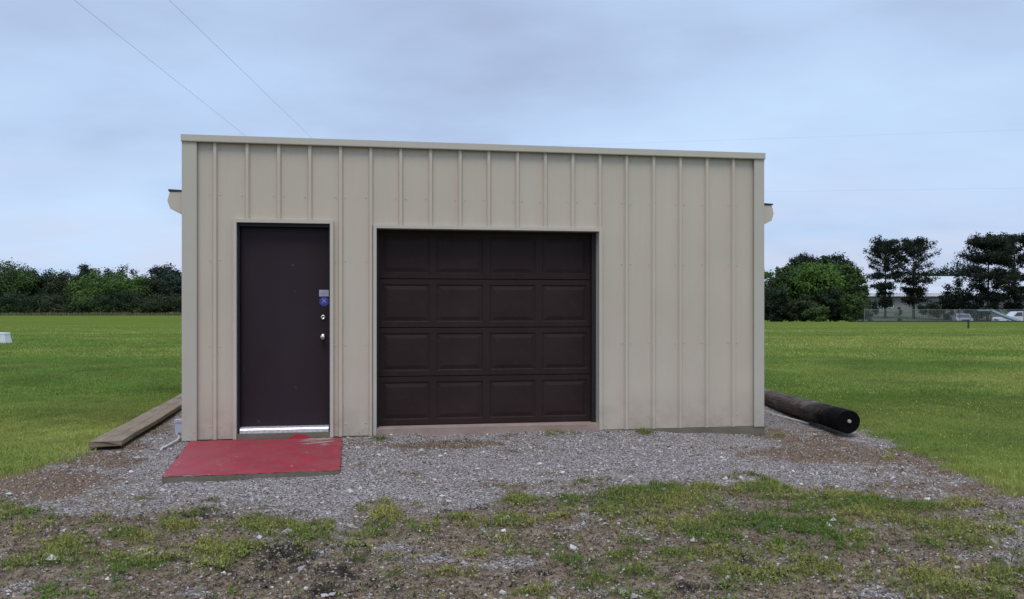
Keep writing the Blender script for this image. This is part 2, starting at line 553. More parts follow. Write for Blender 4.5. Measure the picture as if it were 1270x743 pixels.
def cover(x, y):
    """weights of lawn, gravel, green weeds, bare soil and dark humus at ground points (x, y)."""
    ys = np.maximum(y, 0.6)
    u = CX + FPX * x / ys
    v = HORIZON + FPX * CAMH / ys
    n1, n2, n3, n4 = fbm(x * 0.9, y * 0.9, 3), fbm(x * 3.1, y * 3.1, 11), fbm(x * 9.0, y * 9.0, 23), fbm(x * 21.0, y * 21.0, 29, 3)
    wob = (n2 - 0.5) * 0.7 + (n3 - 0.5) * 0.35
    dl = np.interp(y, *XL) - x + wob * 0.55
    dr = x - np.interp(y, *XR) + wob * 0.8
    lawn = np.maximum(sstep(-0.34, 0.24, dl), sstep(-0.30, 0.24, dr))
    nearf = sstep(-14, 16, v - np.interp(u, *VB) + wob * 44)
    inside = 1 - lawn
    g = blobs(u, v, GREEN)
    green = sstep(0.30, 0.78, g * 0.56 + (n2 - 0.5) * 1.1 + (n3 - 0.5) * 1.2 + (n4 - 0.5) * 0.9 + nearf * (0.15 + 0.11 * sstep(650, 850, u))) * np.maximum(nearf, sstep(0.3, 0.6, g)) * inside
    dark = sstep(0.30, 0.60, blobs(u, v, DARK) * 0.62 + (n3 - 0.5) * 1.3 + (n4 - 0.5) * 0.9 + (n2 - 0.5) * 0.5 + nearf * 0.09) * inside * np.maximum(nearf, 0.7)
    gr = blobs(u, v, GRAV)
    stony = sstep(0.34, 0.80, gr * 0.55 + (n3 - 0.5) * 1.2 + (n4 - 0.5) * 0.8 + (n2 - 0.5) * 0.7 + 0.27) * nearf
    so = blobs(u, v, SOIL)
    right = sstep(930, 1120, u) * 0.12
    soil = sstep(0.28, 0.85, so * 1.3 + (n2 - 0.5) * 0.9 + (n3 - 0.5) * 0.7 + (n1 - 0.5) * 0.6 + (n4 - 0.5) * 0.7 + right * 2.2 + 0.15 + 0.22 * np.exp(-((v - np.interp(u, *VB) + 6) / 16) ** 2)) * (1 - nearf)
    gravel = np.maximum((1 - nearf) * (1 - soil), stony) * inside
    gravel = gravel * (1 - green * 0.85) * (1 - dark * 0.6)
    soil = np.maximum(soil * inside, 0)
    return dict(u=u, v=v, lawn=lawn, near=nearf * inside, green=green, dark=dark, gravel=gravel, soil=soil, n1=n1, n2=n2, n3=n3)


def gheight(x, y, c=None):
    s = np.clip((x - 0.7) / 2.4, 0, 1)
    dip = -0.085 * s * s * (3 - 2 * s) * np.exp(-((y - 9.4) / 2.2) ** 2)
    near = np.exp(-np.maximum(0, np.hypot(x, y - 6) - 6) / 8.0)
    ls_, ld_ = to_local(x, y)
    dip = dip + 0.055 * fbm(x * 3.0, y * 3.0, 61, 3) ** 1.5 * np.exp(-((ld_ + 0.05) / 0.22) ** 2) * (np.abs(ls_) < 3.4) * (0.15 + 0.85 * sstep(-1.75, -1.4, ls_))
    h = dip - (0.95 * sstep(77.0, 94.0, y) - 1.40 * sstep(108.0, 160.0, y)) * sstep(16.0, 34.0, x) + 0.035 * (fbm(x * 0.6, y * 0.6, 41, 3) - 0.5) * near
    if c is None:
        c = cover(x, y)
    rough = (1 - c['lawn']) * near
    h = h + rough * (0.022 * (c['n2'] - 0.5) + 0.02 * (c['n3'] - 0.5) * (0.4 + c['near'])) + 0.016 * c['green'] * near + c['lawn'] * near * 0.02
    return h


def axis(lo_dense, hi_dense, step, far, grow=1.07):
    a = list(np.arange(lo_dense, hi_dense + step / 2, step))
    st = step
    up = []
    p = hi_dense
    while p < far:
        st *= grow; p += st; up.append(p)
    st = step
    dn = []
    p = lo_dense
    while p > -far:
        st *= grow; p -= st; dn.append(p)
    return np.array(dn[::-1] + a + up)


gx = axis(-5.6, 5.6, 0.035, 2500)
gy = axis(3.2, 13.0, 0.035, 2500)
XX, YY = np.meshgrid(gx, gy)
xf, yf = XX.ravel(), YY.ravel()
cv = cover(xf, yf)
zz = gheight(xf, yf, cv)
nx, ny = len(gx), len(gy)
idx = np.arange(nx * ny).reshape(ny, nx)
gf = np.stack([idx[:-1, :-1].ravel(), idx[:-1, 1:].ravel(), idx[1:, 1:].ravel(), idx[1:, :-1].ravel()], 1)


def ground_material():
    m = Mat("ground", 0.95, 0, 0.0)
    a1 = m.n("ShaderNodeAttribute", attribute_name="col")
    a2 = m.n("ShaderNodeAttribute", attribute_name="cover2")
    s1 = m.n("ShaderNodeSeparateColor"); m.l(a1.outputs["Color"], s1.inputs[0])
    s2 = m.n("ShaderNodeSeparateColor"); m.l(a2.outputs["Color"], s2.inputs[0])
    lawn, gravel, green = s1.outputs[0], s1.outputs[1], s1.outputs[2]
    dark, soil, near = s2.outputs[0], s2.outputs[1], s2.outputs[2]
    # dirt and dead thatch
    d = m.mix(m.rng(m.noise(4, 6, 0.65), 0.3, 0.7), (0.165, 0.122, 0.083), (0.30, 0.232, 0.162))
    d = m.mix(m.rng(m.noise(28, 6, 0.7), 0.42, 0.66), d, (0.06, 0.040, 0.030))
    d = m.mix(m.math('MULTIPLY', m.rng(m.noise(55, 4, 0.6), 0.55, 0.68), 0.7), d, (0.27, 0.22, 0.17))
    d = m.mix(m.math('MULTIPLY', dark, 0.9), d, (0.026, 0.020, 0.018))
    sl = m.mix(m.rng(m.noise(6, 6, 0.7), 0.3, 0.7), (0.12, 0.085, 0.062), (0.20, 0.135, 0.088))
    d = m.mix(soil, d, sl)
    # fine gravel under the loose stones
    vo = m.n("ShaderNodeTexVoronoi"); vo.inputs["Scale"].default_value = 55
    m.l(m.tc.outputs["Object"], vo.inputs["Vector"])
    sv = m.n("ShaderNodeSeparateColor"); m.l(vo.outputs["Color"], sv.inputs[0])
    gcol = m.mix(sv.outputs[0], (0.17, 0.147, 0.138), (0.40, 0.353, 0.335))
    gcol = m.mix(m.rng(vo.outputs["Distance"], 0.45, 0.75), gcol, (0.06, 0.052, 0.05))
    c = m.mix(gravel, d, gcol)
    c = m.mix(m.math('MULTIPLY', green, 0.8), c, m.mix(m.rng(m.noise(18, 5), 0.3, 0.7), (0.055, 0.062, 0.022), (0.10, 0.115, 0.036)))
    # lawn: mown, with soft tracks and yellower or darker patches
    l1 = m.rng(m.noise(0.055, 5, 0.6), 0.35, 0.65)
    l2 = m.rng(m.noise(0.5, 6, 0.65), 0.3, 0.7)
    l3 = m.rng(m.noise(7, 5, 0.7), 0.3, 0.7)
    l4 = m.rng(m.noise(0.22, 4, 0.6, (0.12, 1.0, 1.0)), 0.35, 0.65)
    lc = m.mix(l1, (0.104, 0.148, 0.026), (0.152, 0.192, 0.038))
    lc = m.mix(m.math('MULTIPLY', l4, 0.75), lc, (0.176, 0.204, 0.054))
    lc = m.mix(m.math('MULTIPLY', l2, 0.45), lc, (0.080, 0.122, 0.021))
    lc = m.mix(m.math('MULTIPLY', l3, 0.40), lc, (0.055, 0.088, 0.016))
    c = m.mix(lawn, c, lc)
    m.color(c)
    hb = m.math('ADD', m.math('MULTIPLY', m.noise(30, 5, 0.7), 0.6), m.math('MULTIPLY', vo.outputs["Distance"], -0.4))
    m.bump(hb, 0.6, 0.02)
    return m.m


M_GROUND = ground_material()
one = np.ones_like(xf)
ground = np_mesh("ground", np.stack([xf, yf, zz], 1), gf, M_GROUND,
                 col=np.stack([cv['lawn'], cv['gravel'], cv['green'], one], 1),
                 extra={"cover2": np.stack([cv['dark'], cv['soil'], cv['near'], one], 1)}, smooth=True)
tag(ground, kind="structure")

# pale yard of packed earth and asphalt beyond the fence
ya = np.linspace(0, 1, 60); yb_ = np.linspace(78, 164, 60)
UU, VV = np.meshgrid(ya, yb_)
yx = (0.42 * VV) + UU * (1.25 * VV + 30); yy = VV
yz = gheight(yx.ravel(), yy.ravel()) + 0.09
yi = np.arange(3600).reshape(60, 60)
yf_ = np.stack([yi[:-1, :-1].ravel(), yi[:-1, 1:].ravel(), yi[1:, 1:].ravel(), yi[1:, :-1].ravel()], 1)
yard = np_mesh("yard_pavement", np.stack([yx.ravel(), yy.ravel(), yz], 1), yf_, simple("worn_yard_surface", (0.10, 0.108, 0.080), 0.95, 0, 0.2, 0.15, 0.1, 0.0), smooth=True)
tag(yard, kind="structure")

# ------------------------------------------------------------------ the garage
garage = thing("metal_garage", "small flat fronted beige metal garage with a dark entry door and dark roll up door", "garage", (GX, GY, 0), TH)
S0, S1, ZB, ZT = -3.115, 3.165, 0.028, 3.128
DOOR = (-2.562, -1.597, 2.25)          # opening of the entry door: s from, s to, head
GAR = (-1.123, 1.255, 2.212)           # opening of the vehicle door


def s_of(px):
    q = px - CX
    return (q * GY - FPX * GX) / (FPX * CT - q * ST)


DOOR = (s_of(294.0), s_of(409.5), 2.25)
GAR = (s_of(467.0), s_of(742.0), 2.212)

# ribbed sheets on the front: one folded profile, cut round the openings
ribs_px = [267, 307, 346, 384.5, 422.5, 460, 497, 534, 570.5, 606, 641.5, 676, 710, 743.5, 776.5, 810, 843, 876, 908.5]
rib_s = [s_of(p) for p in ribs_px]
RB, RT, RH = 0.029, 0.013, 0.033
prof = [(S0 + 0.002, 0.0)]
for s in rib_s:
    prof += [(s - RB, 0.0), (s - RT, -RH), (s + RT, -RH), (s + RB, 0.0)]
    m_ = s + 0.155
    if m_ < S1 - 0.1:
        prof += [(m_ - 0.062, 0.0), (m_ - 0.052, -0.0008), (m_ - 0.042, 0.0), (m_ + 0.042, 0.0), (m_ + 0.052, -0.0008), (m_ + 0.062, 0.0)]
prof.append((S1 - 0.002, 0.0))


def d_at(s):
    return float(np.interp(s, [p[0] for p in prof], [p[1] for p in prof]))


ss = sorted(set([p[0] for p in prof] + [DOOR[0], DOOR[1], GAR[0], GAR[1]]))
bm = bmesh.new()
for a, b in zip(ss[:-1], ss[1:]):
    mid = (a + b) / 2
    z0 = ZB
    if DOOR[0] < mid < DOOR[1]: z0 = DOOR[2]
    if GAR[0] < mid < GAR[1]: z0 = GAR[2]
    zs = [z0] + [z for z in np.linspace(ZB, ZT - 0.02, 8)[1:] if z > z0 + 0.05]
    for za, zb in zip(zs[:-1], zs[1:]):
        vv = [bm.verts.new((a, d_at(a), za)), bm.verts.new((b, d_at(b), za)), bm.verts.new((b, d_at(b), zb)), bm.verts.new((a, d_at(a), zb))]
        bm.faces.new(vv)
bmesh.ops.remove_doubles(bm, verts=bm.verts, dist=0.0002)
# screw heads in rows where the girts run
for zr in (0.16, 0.98, 1.86, 2.53, 3.0):
    for i, s in enumerate(rib_s):
        for off in (-0.052, 0.052):
            x = s + off
            if off > 0 and i % 2: continue
            if (DOOR[0] - 0.05 < x < DOOR[1] + 0.05 and zr < DOOR[2] + .05) or (GAR[0] - 0.05 < x < GAR[1] + 0.05 and zr < GAR[2] + .05):
                continue
            lathe_y(bm, [(0.0085, 0.002), (0.0085, -0.001), (0.005, -0.0025), (0.0045, -0.006), (0.0, -0.0065)], x, zr + random.uniform(-.006, .006), 6)
obj("siding", bm, M_SIDING, garage)

# corner flashings, parapet cap with its drip lip
for a, b, nm in ((S0 - 0.006, S0 + 0.138, 'l'), (S1 - 0.115, S1 + 0.006, 'r')):
    bm = bmesh.new()
    extrude_profile(bm, [(a, -0.040), (b, -0.040), (b, -0.0365), (b - 0.004, -0.036), (a + 0.004, -0.036), (a + 0.004, 0.12), (a, 0.12)] if nm == 'l' else
                    [(a, -0.040), (b, -0.040), (b, 0.12), (b - 0.004, 0.12), (b - 0.004, -0.036), (a, -0.036)], 0, 1, 'y')
    # profile lies in (s, d): stand it upright
    for q in bm.verts:
        s_, t_, d_ = q.co
        q.co = (s_, d_, ZB - 0.004 if t_ < 0.5 else ZT - 0.005)
    obj("corner_trim", bm, M_CORNER, garage)
bm = bmesh.new()
extrude_profile(bm, [(-0.060, ZT - 0.062), (-0.056, ZT - 0.070), (-0.043, ZT - 0.070), (-0.043, ZT - 0.060), (-0.052, ZT - 0.056), (-0.052, ZT - 0.004), (0.16, ZT - 0.004),
                     (0.16, ZT - 0.08), (0.164, ZT - 0.08), (0.164, ZT), (-0.060, ZT)], S0 - 0.012, S1 + 0.012, 'x')
obj("parapet_cap", bm, M_TRIM, garage)

# flashing round the two openings
def opening_trim(o, zbot, w=0.034):
    bm = bmesh.new()
    a, b, h = o
    f0, f1 = -0.043, 0.0
    box(bm, a - w, a, f0, 0.10, zbot, h + w)
    box(bm, b, b + w, f0, 0.10, zbot, h + w)
    box(bm, a, b, f0 + 0.001, 0.10, h, h + w)
    obj("opening_trim", bm, M_TRIM, garage, bevel=0.003)


opening_trim(DOOR, ZB - 0.002)
opening_trim(GAR, ZB - 0.002)

# slab under everything, with the paler sill of the vehicle door
BD = 7.0
bm = bmesh.new(); box(bm, S0 + 0.02, S1 - 0.012, 0.012, BD - 0.02, -0.45, 0.075)
box(bm, 0.0, S1 + 0.015, -0.030, 0.010, -0.45, 0.022)
obj("concrete_slab", bm, M_SLAB, garage, bevel=0.006)
bm = bmesh.new(); box(bm, GAR[0] + 0.003, GAR[1] - 0.003, -0.048, 0.19, -0.30, 0.098)
obj("door_sill", bm, M_APRON, garage, bevel=0.010)
bm = bmesh.new(); box(bm, DOOR[0] + 0.003, DOOR[1] - 0.003, -0.035, 0.14, -0.30, 0.078)
obj("entry_step", bm, M_SLAB, garage, bevel=0.008)

# side and rear walls with ribs, gable roof behind the flat front
def ribbed_wall(name, p0, p1, zb, zt, n, out):
    bm = bmesh.new()
    d = Vector(p1) - Vector(p0); L = d.length; d.normalize()
    nrm = Vector((out[0], out[1], 0))
    pts = []
    for i in range(n):
        c = (i + 0.5) * L / n
        pts += [(c - RB, 0), (c - RT, RH), (c + RT, RH), (c + RB, 0)]
    pts = [(0, 0)] + pts + [(L, 0)]
    for (a, ha), (b, hb) in zip(pts[:-1], pts[1:]):
        A = Vector((*p0, 0)) + Vector((d.x, d.y, 0)) * a + nrm * ha
        B = Vector((*p0, 0)) + Vector((d.x, d.y, 0)) * b + nrm * hb
        bm.faces.new([bm.verts.new((A.x, A.y, zb)), bm.verts.new((B.x, B.y, zb)), bm.verts.new((B.x, B.y, zt)), bm.verts.new((A.x, A.y, zt))])
    obj(name, bm, M_SIDING, garage)


EAVE = 2.55
ribbed_wall("side_wall", (S0 + 0.004, 0.122), (S0 + 0.004, BD), 0.02, EAVE, 22, (-1, 0))
ribbed_wall("side_wall", (S1 - 0.004, 0.122), (S1 - 0.004, BD), 0.02, EAVE, 22, (1, 0))
ribbed_wall("rear_wall", (S0 + 0.004, BD), (S1 - 0.004, BD), 0.02, EAVE, 20, (0, 1))
bm = bmesh.new()
mid = (S0 + S1) / 2
extrude_profile(bm, [(S0 - 0.02, EAVE + 0.012), (mid, EAVE + 0.45), (S1 + 0.02, EAVE + 0.012), (S1 + 0.02, EAVE + 0.032), (mid, EAVE + 0.475), (S0 - 0.02, EAVE + 0.032)], 0.17, BD + 0.05)
obj("roof", bm, M_ROOF, garage)
bm = bmesh.new(); extrude_profile(bm, [(S0 + 0.01, EAVE), (S1 - 0.01, EAVE), (mid, EAVE + 0.44)], BD - 0.004, BD + 0.02)
obj("gable", bm, M_SIDING, garage)
bm = bmesh.new(); box(bm, S0 + 0.012, S1 - 0.012, 0.10, 0.158, EAVE - 0.2, ZT - 0.09)
obj("parapet_back", bm, M_SIDING, garage)
# gutters along both eaves: their capped ends stand out past the front
for sgn, se in ((-1, S0 - 0.012), (1, S1 + 0.012)):
    w = 1.0 if sgn < 0 else 0.9
    zt = 2.555 if sgn < 0 else 2.545
    pp = [(0, 0), (-0.118 * w, -0.006), (-0.141 * w, -0.098), (-0.112 * w, -0.178), (0, -0.226)]
    pts = [(se + (p if sgn < 0 else -p), zt + q) for p, q in pp]
    bm = bmesh.new()
    extrude_profile(bm, pts, -0.004, BD + 0.06)
    g_ = obj("gutter", bm, M_SIDING, garage)
    bm = bmesh.new()
    a, b = (se - 0.130 * w, se - 0.002) if sgn < 0 else (se + 0.002, se + 0.130 * w)
    extrude_profile(bm, [(a, zt + 0.002), (b, zt + 0.002), (b, zt + 0.016), (a, zt + 0.022)], -0.012, BD + 0.06)
    obj("roof_edge", bm, M_DARK_EDGE, g_)

# --- vehicle door: four sections of four raised panels
gd_y = 0.17
jb = bmesh.new()
box(jb, GAR[0] + 0.001, GAR[0] + 0.022, 0.104, 0.30, 0.1, GAR[2] + 0.1)
box(jb, GAR[1] - 0.045, GAR[1] - 0.001, 0.104, 0.30, 0.1, GAR[2] + 0.1)
box(jb, GAR[0] + 0.022, GAR[1] - 0.045, 0.104, 0.30, GAR[2] - 0.012, GAR[2] + 0.1)
obj("door_jamb", jb, M_BLACK, garage)
gd = bpy.data.objects.new("garage_door", None)
gd.location = (GAR[0] + 0.012, gd_y, 0.104)
link(gd, garage)
gd["label"] = "dark brown four section door with rows of raised rectangular panels"
GW, GH = (GAR[1] - 0.04) - (GAR[0] + 0.012), GAR[2] - 0.1
sec_h = GH / 4


def raised_section():
    bm = bmesh.new()
    hgt = sec_h - 0.010
    cols = 4
    m_, gap = 0.046, 0.078
    pw = (GW - 2 * m_ - (cols - 1) * gap) / cols
    p0, p1 = 0.056, hgt - 0.056
    xs = [0.0]
    for i in range(cols):
        xs += [m_ + i * (pw + gap), m_ + i * (pw + gap) + pw]
    xs.append(GW)
    zs = [0.0, p0, p1, hgt]
    for i in range(len(xs) - 1):
        for j in range(3):
            x0, x1, z0, z1 = xs[i], xs[i + 1], zs[j], zs[j + 1]
            if i % 2 == 1 and j == 1:
                loops = []
                for ins, dep in ((0, 0), (0.008, 0.009), (0.016, 0.0095), (0.052, 0.001), (0.056, 0.0)):
                    loops.append([bm.verts.new(p) for p in ((x0 + ins, dep, z0 + ins), (x1 - ins, dep, z0 + ins), (x1 - ins, dep, z1 - ins), (x0 + ins, dep, z1 - ins))])
                for A, B in zip(loops[:-1], loops[1:]):
                    for k in range(4):
                        bm.faces.new((A[k], A[(k + 1) % 4], B[(k + 1) % 4], B[k]))
                bm.faces.new(loops[-1])
            else:
                bm.faces.new([bm.verts.new(p) for p in ((x0, 0, z0), (x1, 0, z0), (x1, 0, z1), (x0, 0, z1))])
    # rolled edges top and bottom, ends and back
    for (z, z2, zz_) in ((0.0, -0.004, 1), (hgt, hgt + 0.004, -1)):
        bm.faces.new([bm.verts.new(p) for p in ((0, 0, z), (GW, 0, z), (GW, 0.016, z2), (0, 0.016, z2))])
        bm.faces.new([bm.verts.new(p) for p in ((0, 0.016, z2), (GW, 0.016, z2), (GW, 0.04, z2), (0, 0.04, z2))])
    for x in (0, GW):
        bm.faces.new([bm.verts.new(p) for p in ((x, 0, 0), (x, 0.04, 0), (x, 0.04, hgt), (x, 0, hgt))])
    bm.faces.new([bm.verts.new(p) for p in ((0, 0.04, -0.004), (GW, 0.04, -0.004), (GW, 0.04, hgt + 0.004), (0, 0.04, hgt + 0.004))])
    bmesh.ops.remove_doubles(bm, verts=bm.verts, dist=0.0001)
    return bm


sec0 = obj("section", raised_section(), M_GDOOR, gd)
for k in range(4):
    sct = sec0 if k == 0 else sec0.copy()
    if k:
        COL.objects.link(sct); sct.parent = gd
    sct.location = (0, 0, k * sec_h + 0.004)
bm = bmesh.new(); box(bm, 0, GW, 0.006, 0.04, -0.006, 0.001)
obj("bottom_seal", bm, M_BLACK, gd)

# --- entry door
jb = bmesh.new()
box(jb, DOOR[0] + 0.001, DOOR[0] + 0.022, 0.006, 0.20, 0.082, DOOR[2] - 0.001)
box(jb, DOOR[1] - 0.016, DOOR[1] - 0.001, 0.006, 0.20, 0.082, DOOR[2] - 0.001)
box(jb, DOOR[0] + 0.022, DOOR[1] - 0.016, 0.006, 0.20, DOOR[2] - 0.035, DOOR[2] - 0.001)
obj("door_frame", jb, M_BLACK, garage)
DX0, DX1, DZ0, DZ1, DY = DOOR[0] + 0.027, DOOR[1] - 0.020, 0.142, DOOR[2] - 0.040, 0.085
bm = bmesh.new(); box(bm, DX0, DX1, DY, DY + 0.045, DZ0, DZ1)
ed = obj("entry_door", bm, M_EDOOR, garage, bevel=0.003)
ed["label"] = "plain dark plum steel door with knob, deadbolt and two stickers"


def zdoor(py):
    # height on the door leaf for a row in the photograph
    Y = GY + s_of(402) * ST + DY
    return CAMH - (py - HORIZON) / FPX * Y


ks = s_of(400.8) - 0.004
bm = bmesh.new()
lathe_y(bm, [(0.0, DY + 0.002), (0.033, DY + 0.002), (0.033, DY - 0.004), (0.028, DY - 0.008), (0.013, DY - 0.012), (0.012, DY - 0.034), (0.020, DY - 0.040), (0.0275, DY - 0.050), (0.0285, DY - 0.060), (0.022, DY - 0.070), (0.0, DY - 0.073)], ks - 0.002, zdoor(418), 24)
kn = obj("knob", bm, M_CHROME, ed, smooth=True)
bm = bmesh.new()
lathe_y(bm, [(0.0, DY + 0.002), (0.029, DY + 0.002), (0.028, DY - 0.010), (0.022, DY - 0.016), (0.012, DY - 0.017), (0.011, DY - 0.014), (0.0, DY - 0.014)], ks, zdoor(393.5), 20)
obj("deadbolt", bm, M_CHROME, ed, smooth=True)
bm = bmesh.new(); a = s_of(395.2); b = s_of(407.4)
box(bm, a, b, DY - 0.003, DY + 0.001, zdoor(367.6), zdoor(359.6))
st_ = obj("white_sticker", bm, M_STICKER, ed)
bm = bmesh.new()
for i, zf in enumerate((361.8, 363.6, 365.4)):
    box(bm, a + 0.012, b - 0.014 - 0.02 * (i % 2), DY - 0.0042, DY - 0.0025, zdoor(zf + 0.5), zdoor(zf))
obj("sticker_lines", bm, M_STICKER_LINE, ed)
bm = bmesh.new(); c0, z0, r = s_of(401.4), zdoor(373.8), 0.053
f = [bm.verts.new((c0 + r * math.cos(math.pi / 8 + k * math.pi / 4), DY - 0.003, z0 + r * math.sin(math.pi / 8 + k * math.pi / 4))) for k in range(8)]
g = [bm.verts.new((q.co.x, DY + 0.001, q.co.z)) for q in f]
bm.faces.new(f)
for k in range(8): bm.faces.new((f[k], f[(k + 1) % 8], g[(k + 1) % 8], g[k]))
obj("blue_sticker", bm, M_BLUE, ed)
bm = bmesh.new()
# pale mark of diagonal bars on the blue octagon
for ang in (45, -45):
    R_ = Matrix.Rotation(math.radians(ang), 4, 'Y')
    vv = box(bm, -0.030, 0.030, DY - 0.0045, DY - 0.0025, -0.006, 0.006)
    for q in vv:
        p = R_ @ Vector((q.co.x, 0, q.co.z)); q.co = (c0 + p.x, q.co.y - (0.0004 if ang > 0 else 0), z0 + 0.006 + p.z)
obj("sticker_mark", bm, M_BLUE_PALE, ed)
bm = bmesh.new()
extrude_profile(bm, [(0.0, 0.079), (0.0, 0.112), (0.012, 0.126), (0.060, 0.138), (0.12, 0.138), (0.12, 0.079)], DOOR[0] + 0.026, DOOR[1] - 0.018, 'x')
obj("threshold", bm, M_ALU, garage)
# blob of red paint on the face of the step
bm = bmesh.new(); c0 = s_of(372)
tp = [(c0 + 0.105 * math.cos(t) * (1 + 0.08 * math.sin(5 * t)), 0.01 + 0.058 * math.sin(t) * (1 + 0.06 * math.cos(7 * t))) for t in np.linspace(0, math.pi, 19)]
f = [bm.verts.new((x, -0.0385, z)) for x, z in tp]; g = [bm.verts.new((x, -0.034, z)) for x, z in tp]
bm.faces.new(f)
for k in range(len(f)): bm.faces.new((f[k], f[(k + 1) % len(f)], g[(k + 1) % len(f)], g[k]))
obj("paint_splash", bm, M_REDCHIP, garage)

# outlet box low on the left side with its bent conduit
bm = bmesh.new()
box(bm, S0 - 0.085, S0 - 0.018, 0.02, 0.11, 0.10, 0.225)
box(bm, S0 - 0.094, S0 - 0.012, 0.014, 0.116, 0.205, 0.232)
ob = obj("outlet_box", bm, M_OUTLET, garage, bevel=0.006)
bm = bmesh.new(); box(bm, S0 - 0.018, S0 + 0.0, 0.03, 0.10, 0.02, 0.215)
obj("mounting_board", bm, M_OUTLET, ob)
bm = bmesh.new()
tube(bm, [(S0 - 0.055, 0.06, 0.11), (S0 - 0.050, 0.05, 0.07), (S0 - 0.046, 0.02, 0.045), (S0 - 0.046, -0.08, 0.036), (S0 - 0.06, -0.24, 0.032), (S0 - 0.10, -0.42, 0.02), (S0 - 0.13, -0.50, -0.04)], 0.013, 10)
obj("conduit", bm, M_CONDUIT, ob, smooth=True)

# ------------------------------------------------------------------ red painted pad
def img_ground(px, py, z=0.0):
    Y = FPX * (CAMH - z) / (py - HORIZON)
    return Vector(((px - CX) / FPX * Y, Y, z))


A = img_ground(200, 591.5, 0.054); B = img_ground(421.5, 583, 0.034); ang = TH
pad = thing("painted_pad", "worn red painted concrete pad lying before the entry door", "ramp", (A.x, A.y, 0), ang)
def loc_of(p):
    d = p - A
    return d.x * CT + d.y * ST, -d.x * ST + d.y * CT
bl = loc_of(to_world(s_of(237), -0.045, 0)); br = loc_of(to_world(s_of(424.5), -0.045, 0)); fr = loc_of(B)
bm = bmesh.new()
N = 40
rows = 30
grid = []
for j in range(rows + 1):
    t = j / rows
    row = []
    for i in range(N + 1):
        q = i / N
        x = (1 - t) * (q * fr[0]) + t * ((1 - q) * bl[0] + q * br[0])
        y = (1 - t) * (q * fr[1]) + t * ((1 - q) * bl[1] + q * br[1])
        z = (1 - t) * ((1 - q) * 0.054 + q * 0.034) + t * ((1 - q) * 0.026 + q * 0.024)
        jit = 0.006
        if j in (0, rows) or i in (0, N):
            x += random.uniform(-jit, jit); y += random.uniform(-jit, jit); z -= abs(random.gauss(0, 0.003))
        row.append(bm.verts.new((x, y, z)))
    grid.append(row)
for j in range(rows):
    for i in range(N):
        bm.faces.new((grid[j][i], grid[j][i + 1], grid[j + 1][i + 1], grid[j + 1][i]))
obj("painted_top", bm, M_RED, pad, smooth=False)
bm = bmesh.new()
edge = []
# skirt of bare concrete round the painted face
for i in range(N + 1): edge.append((i / N * fr[0], i / N * fr[1], 0.054 * (1 - i / N) + 0.034 * i / N))
for j in range(1, rows + 1):
    t = j / rows; edge.append(((1 - t) * fr[0] + t * br[0], (1 - t) * fr[1] + t * br[1], 0.034 * (1 - t) + 0.024 * t))
for i in range(N - 1, -1, -1):
    q = i / N; edge.append(((1 - q) * bl[0] + q * br[0], (1 - q) * bl[1] + q * br[1], 0.025))
for j in range(rows - 1, 0, -1):
    t = j / rows; edge.append((t * bl[0], t * bl[1], 0.054 * (1 - t) + 0.026 * t))
up = []; dn = []
for (x, y, z) in edge:
    jx, jy = random.uniform(-.007, .007), random.uniform(-.010, .003)
    up.append(bm.verts.new((x + jx, y + jy, z - 0.004)))
    dn.append(bm.verts.new((x + jx * 2, y + jy * 2, -0.12)))
for k in range(len(up)):
    j = (k + 1) % len(up)
    bm.faces.new((up[k], up[j], dn[j], dn[k]))
obj("concrete_edge", bm, M_SLAB, pad)

# ------------------------------------------------------------------ timber, pole, pipe, white container
A = img_ground(110, 549.5, 0.075); B = img_ground(151, 546.5, 0.075); C_ = img_ground(227, 487.5, 0.075)
d = (C_ - A).normalized(); rz = math.atan2(-d.x, d.y)
beam = thing("timber_beam", "long weathered grey brown timber edging the lawn beside the left wall", "timber", (A.x, A.y, 0), rz)
W_ = 0.285
bm = bmesh.new()
L_ = 6.4
n_ = 64
secs = []
for i in range(n_ + 1):
    y = L_ * i / n_
    sag = 0.003 * math.sin(i * 0.31)
    e1, e2 = random.uniform(-.003, .003), random.uniform(-.003, .003)
    sk = 0.03 if i == 0 else 0.0
    secs.append([bm.verts.new(p) for p in ((e1, y, 0.034 + sag), (W_ + e2, y + sk, 0.036 + sag), (W_ + e2, y + sk, 0.078 + sag), (W_ - 0.006 + e2, y + sk, 0.084 + sag), (W_ * 0.62, y, 0.085 + sag), (W_ * 0.60, y, 0.080 + sag),
                                            (W_ * 0.57, y, 0.086 + sag), (0.006 + e1, y, 0.086 + sag), (e1, y, 0.080 + sag))])
k_ = len(secs[0])
for i in range(n_):
    for k in range(k_):
        bm.faces.new((secs[i][k], secs[i][(k + 1) % k_], secs[i + 1][(k + 1) % k_], secs[i + 1][k]))
bm.faces.new(secs[0]); bm.faces.new(list(reversed(secs[-1])))
obj("plank", bm, M_TIMBER, beam)
for yb in (0.55, 2.4, 4.2, 5.9):
    bm = bmesh.new(); box(bm, 0.04, W_ - 0.05, yb, yb + 0.09, -0.06, 0.035)
    obj("bearer", bm, M_DARK_EDGE, beam)

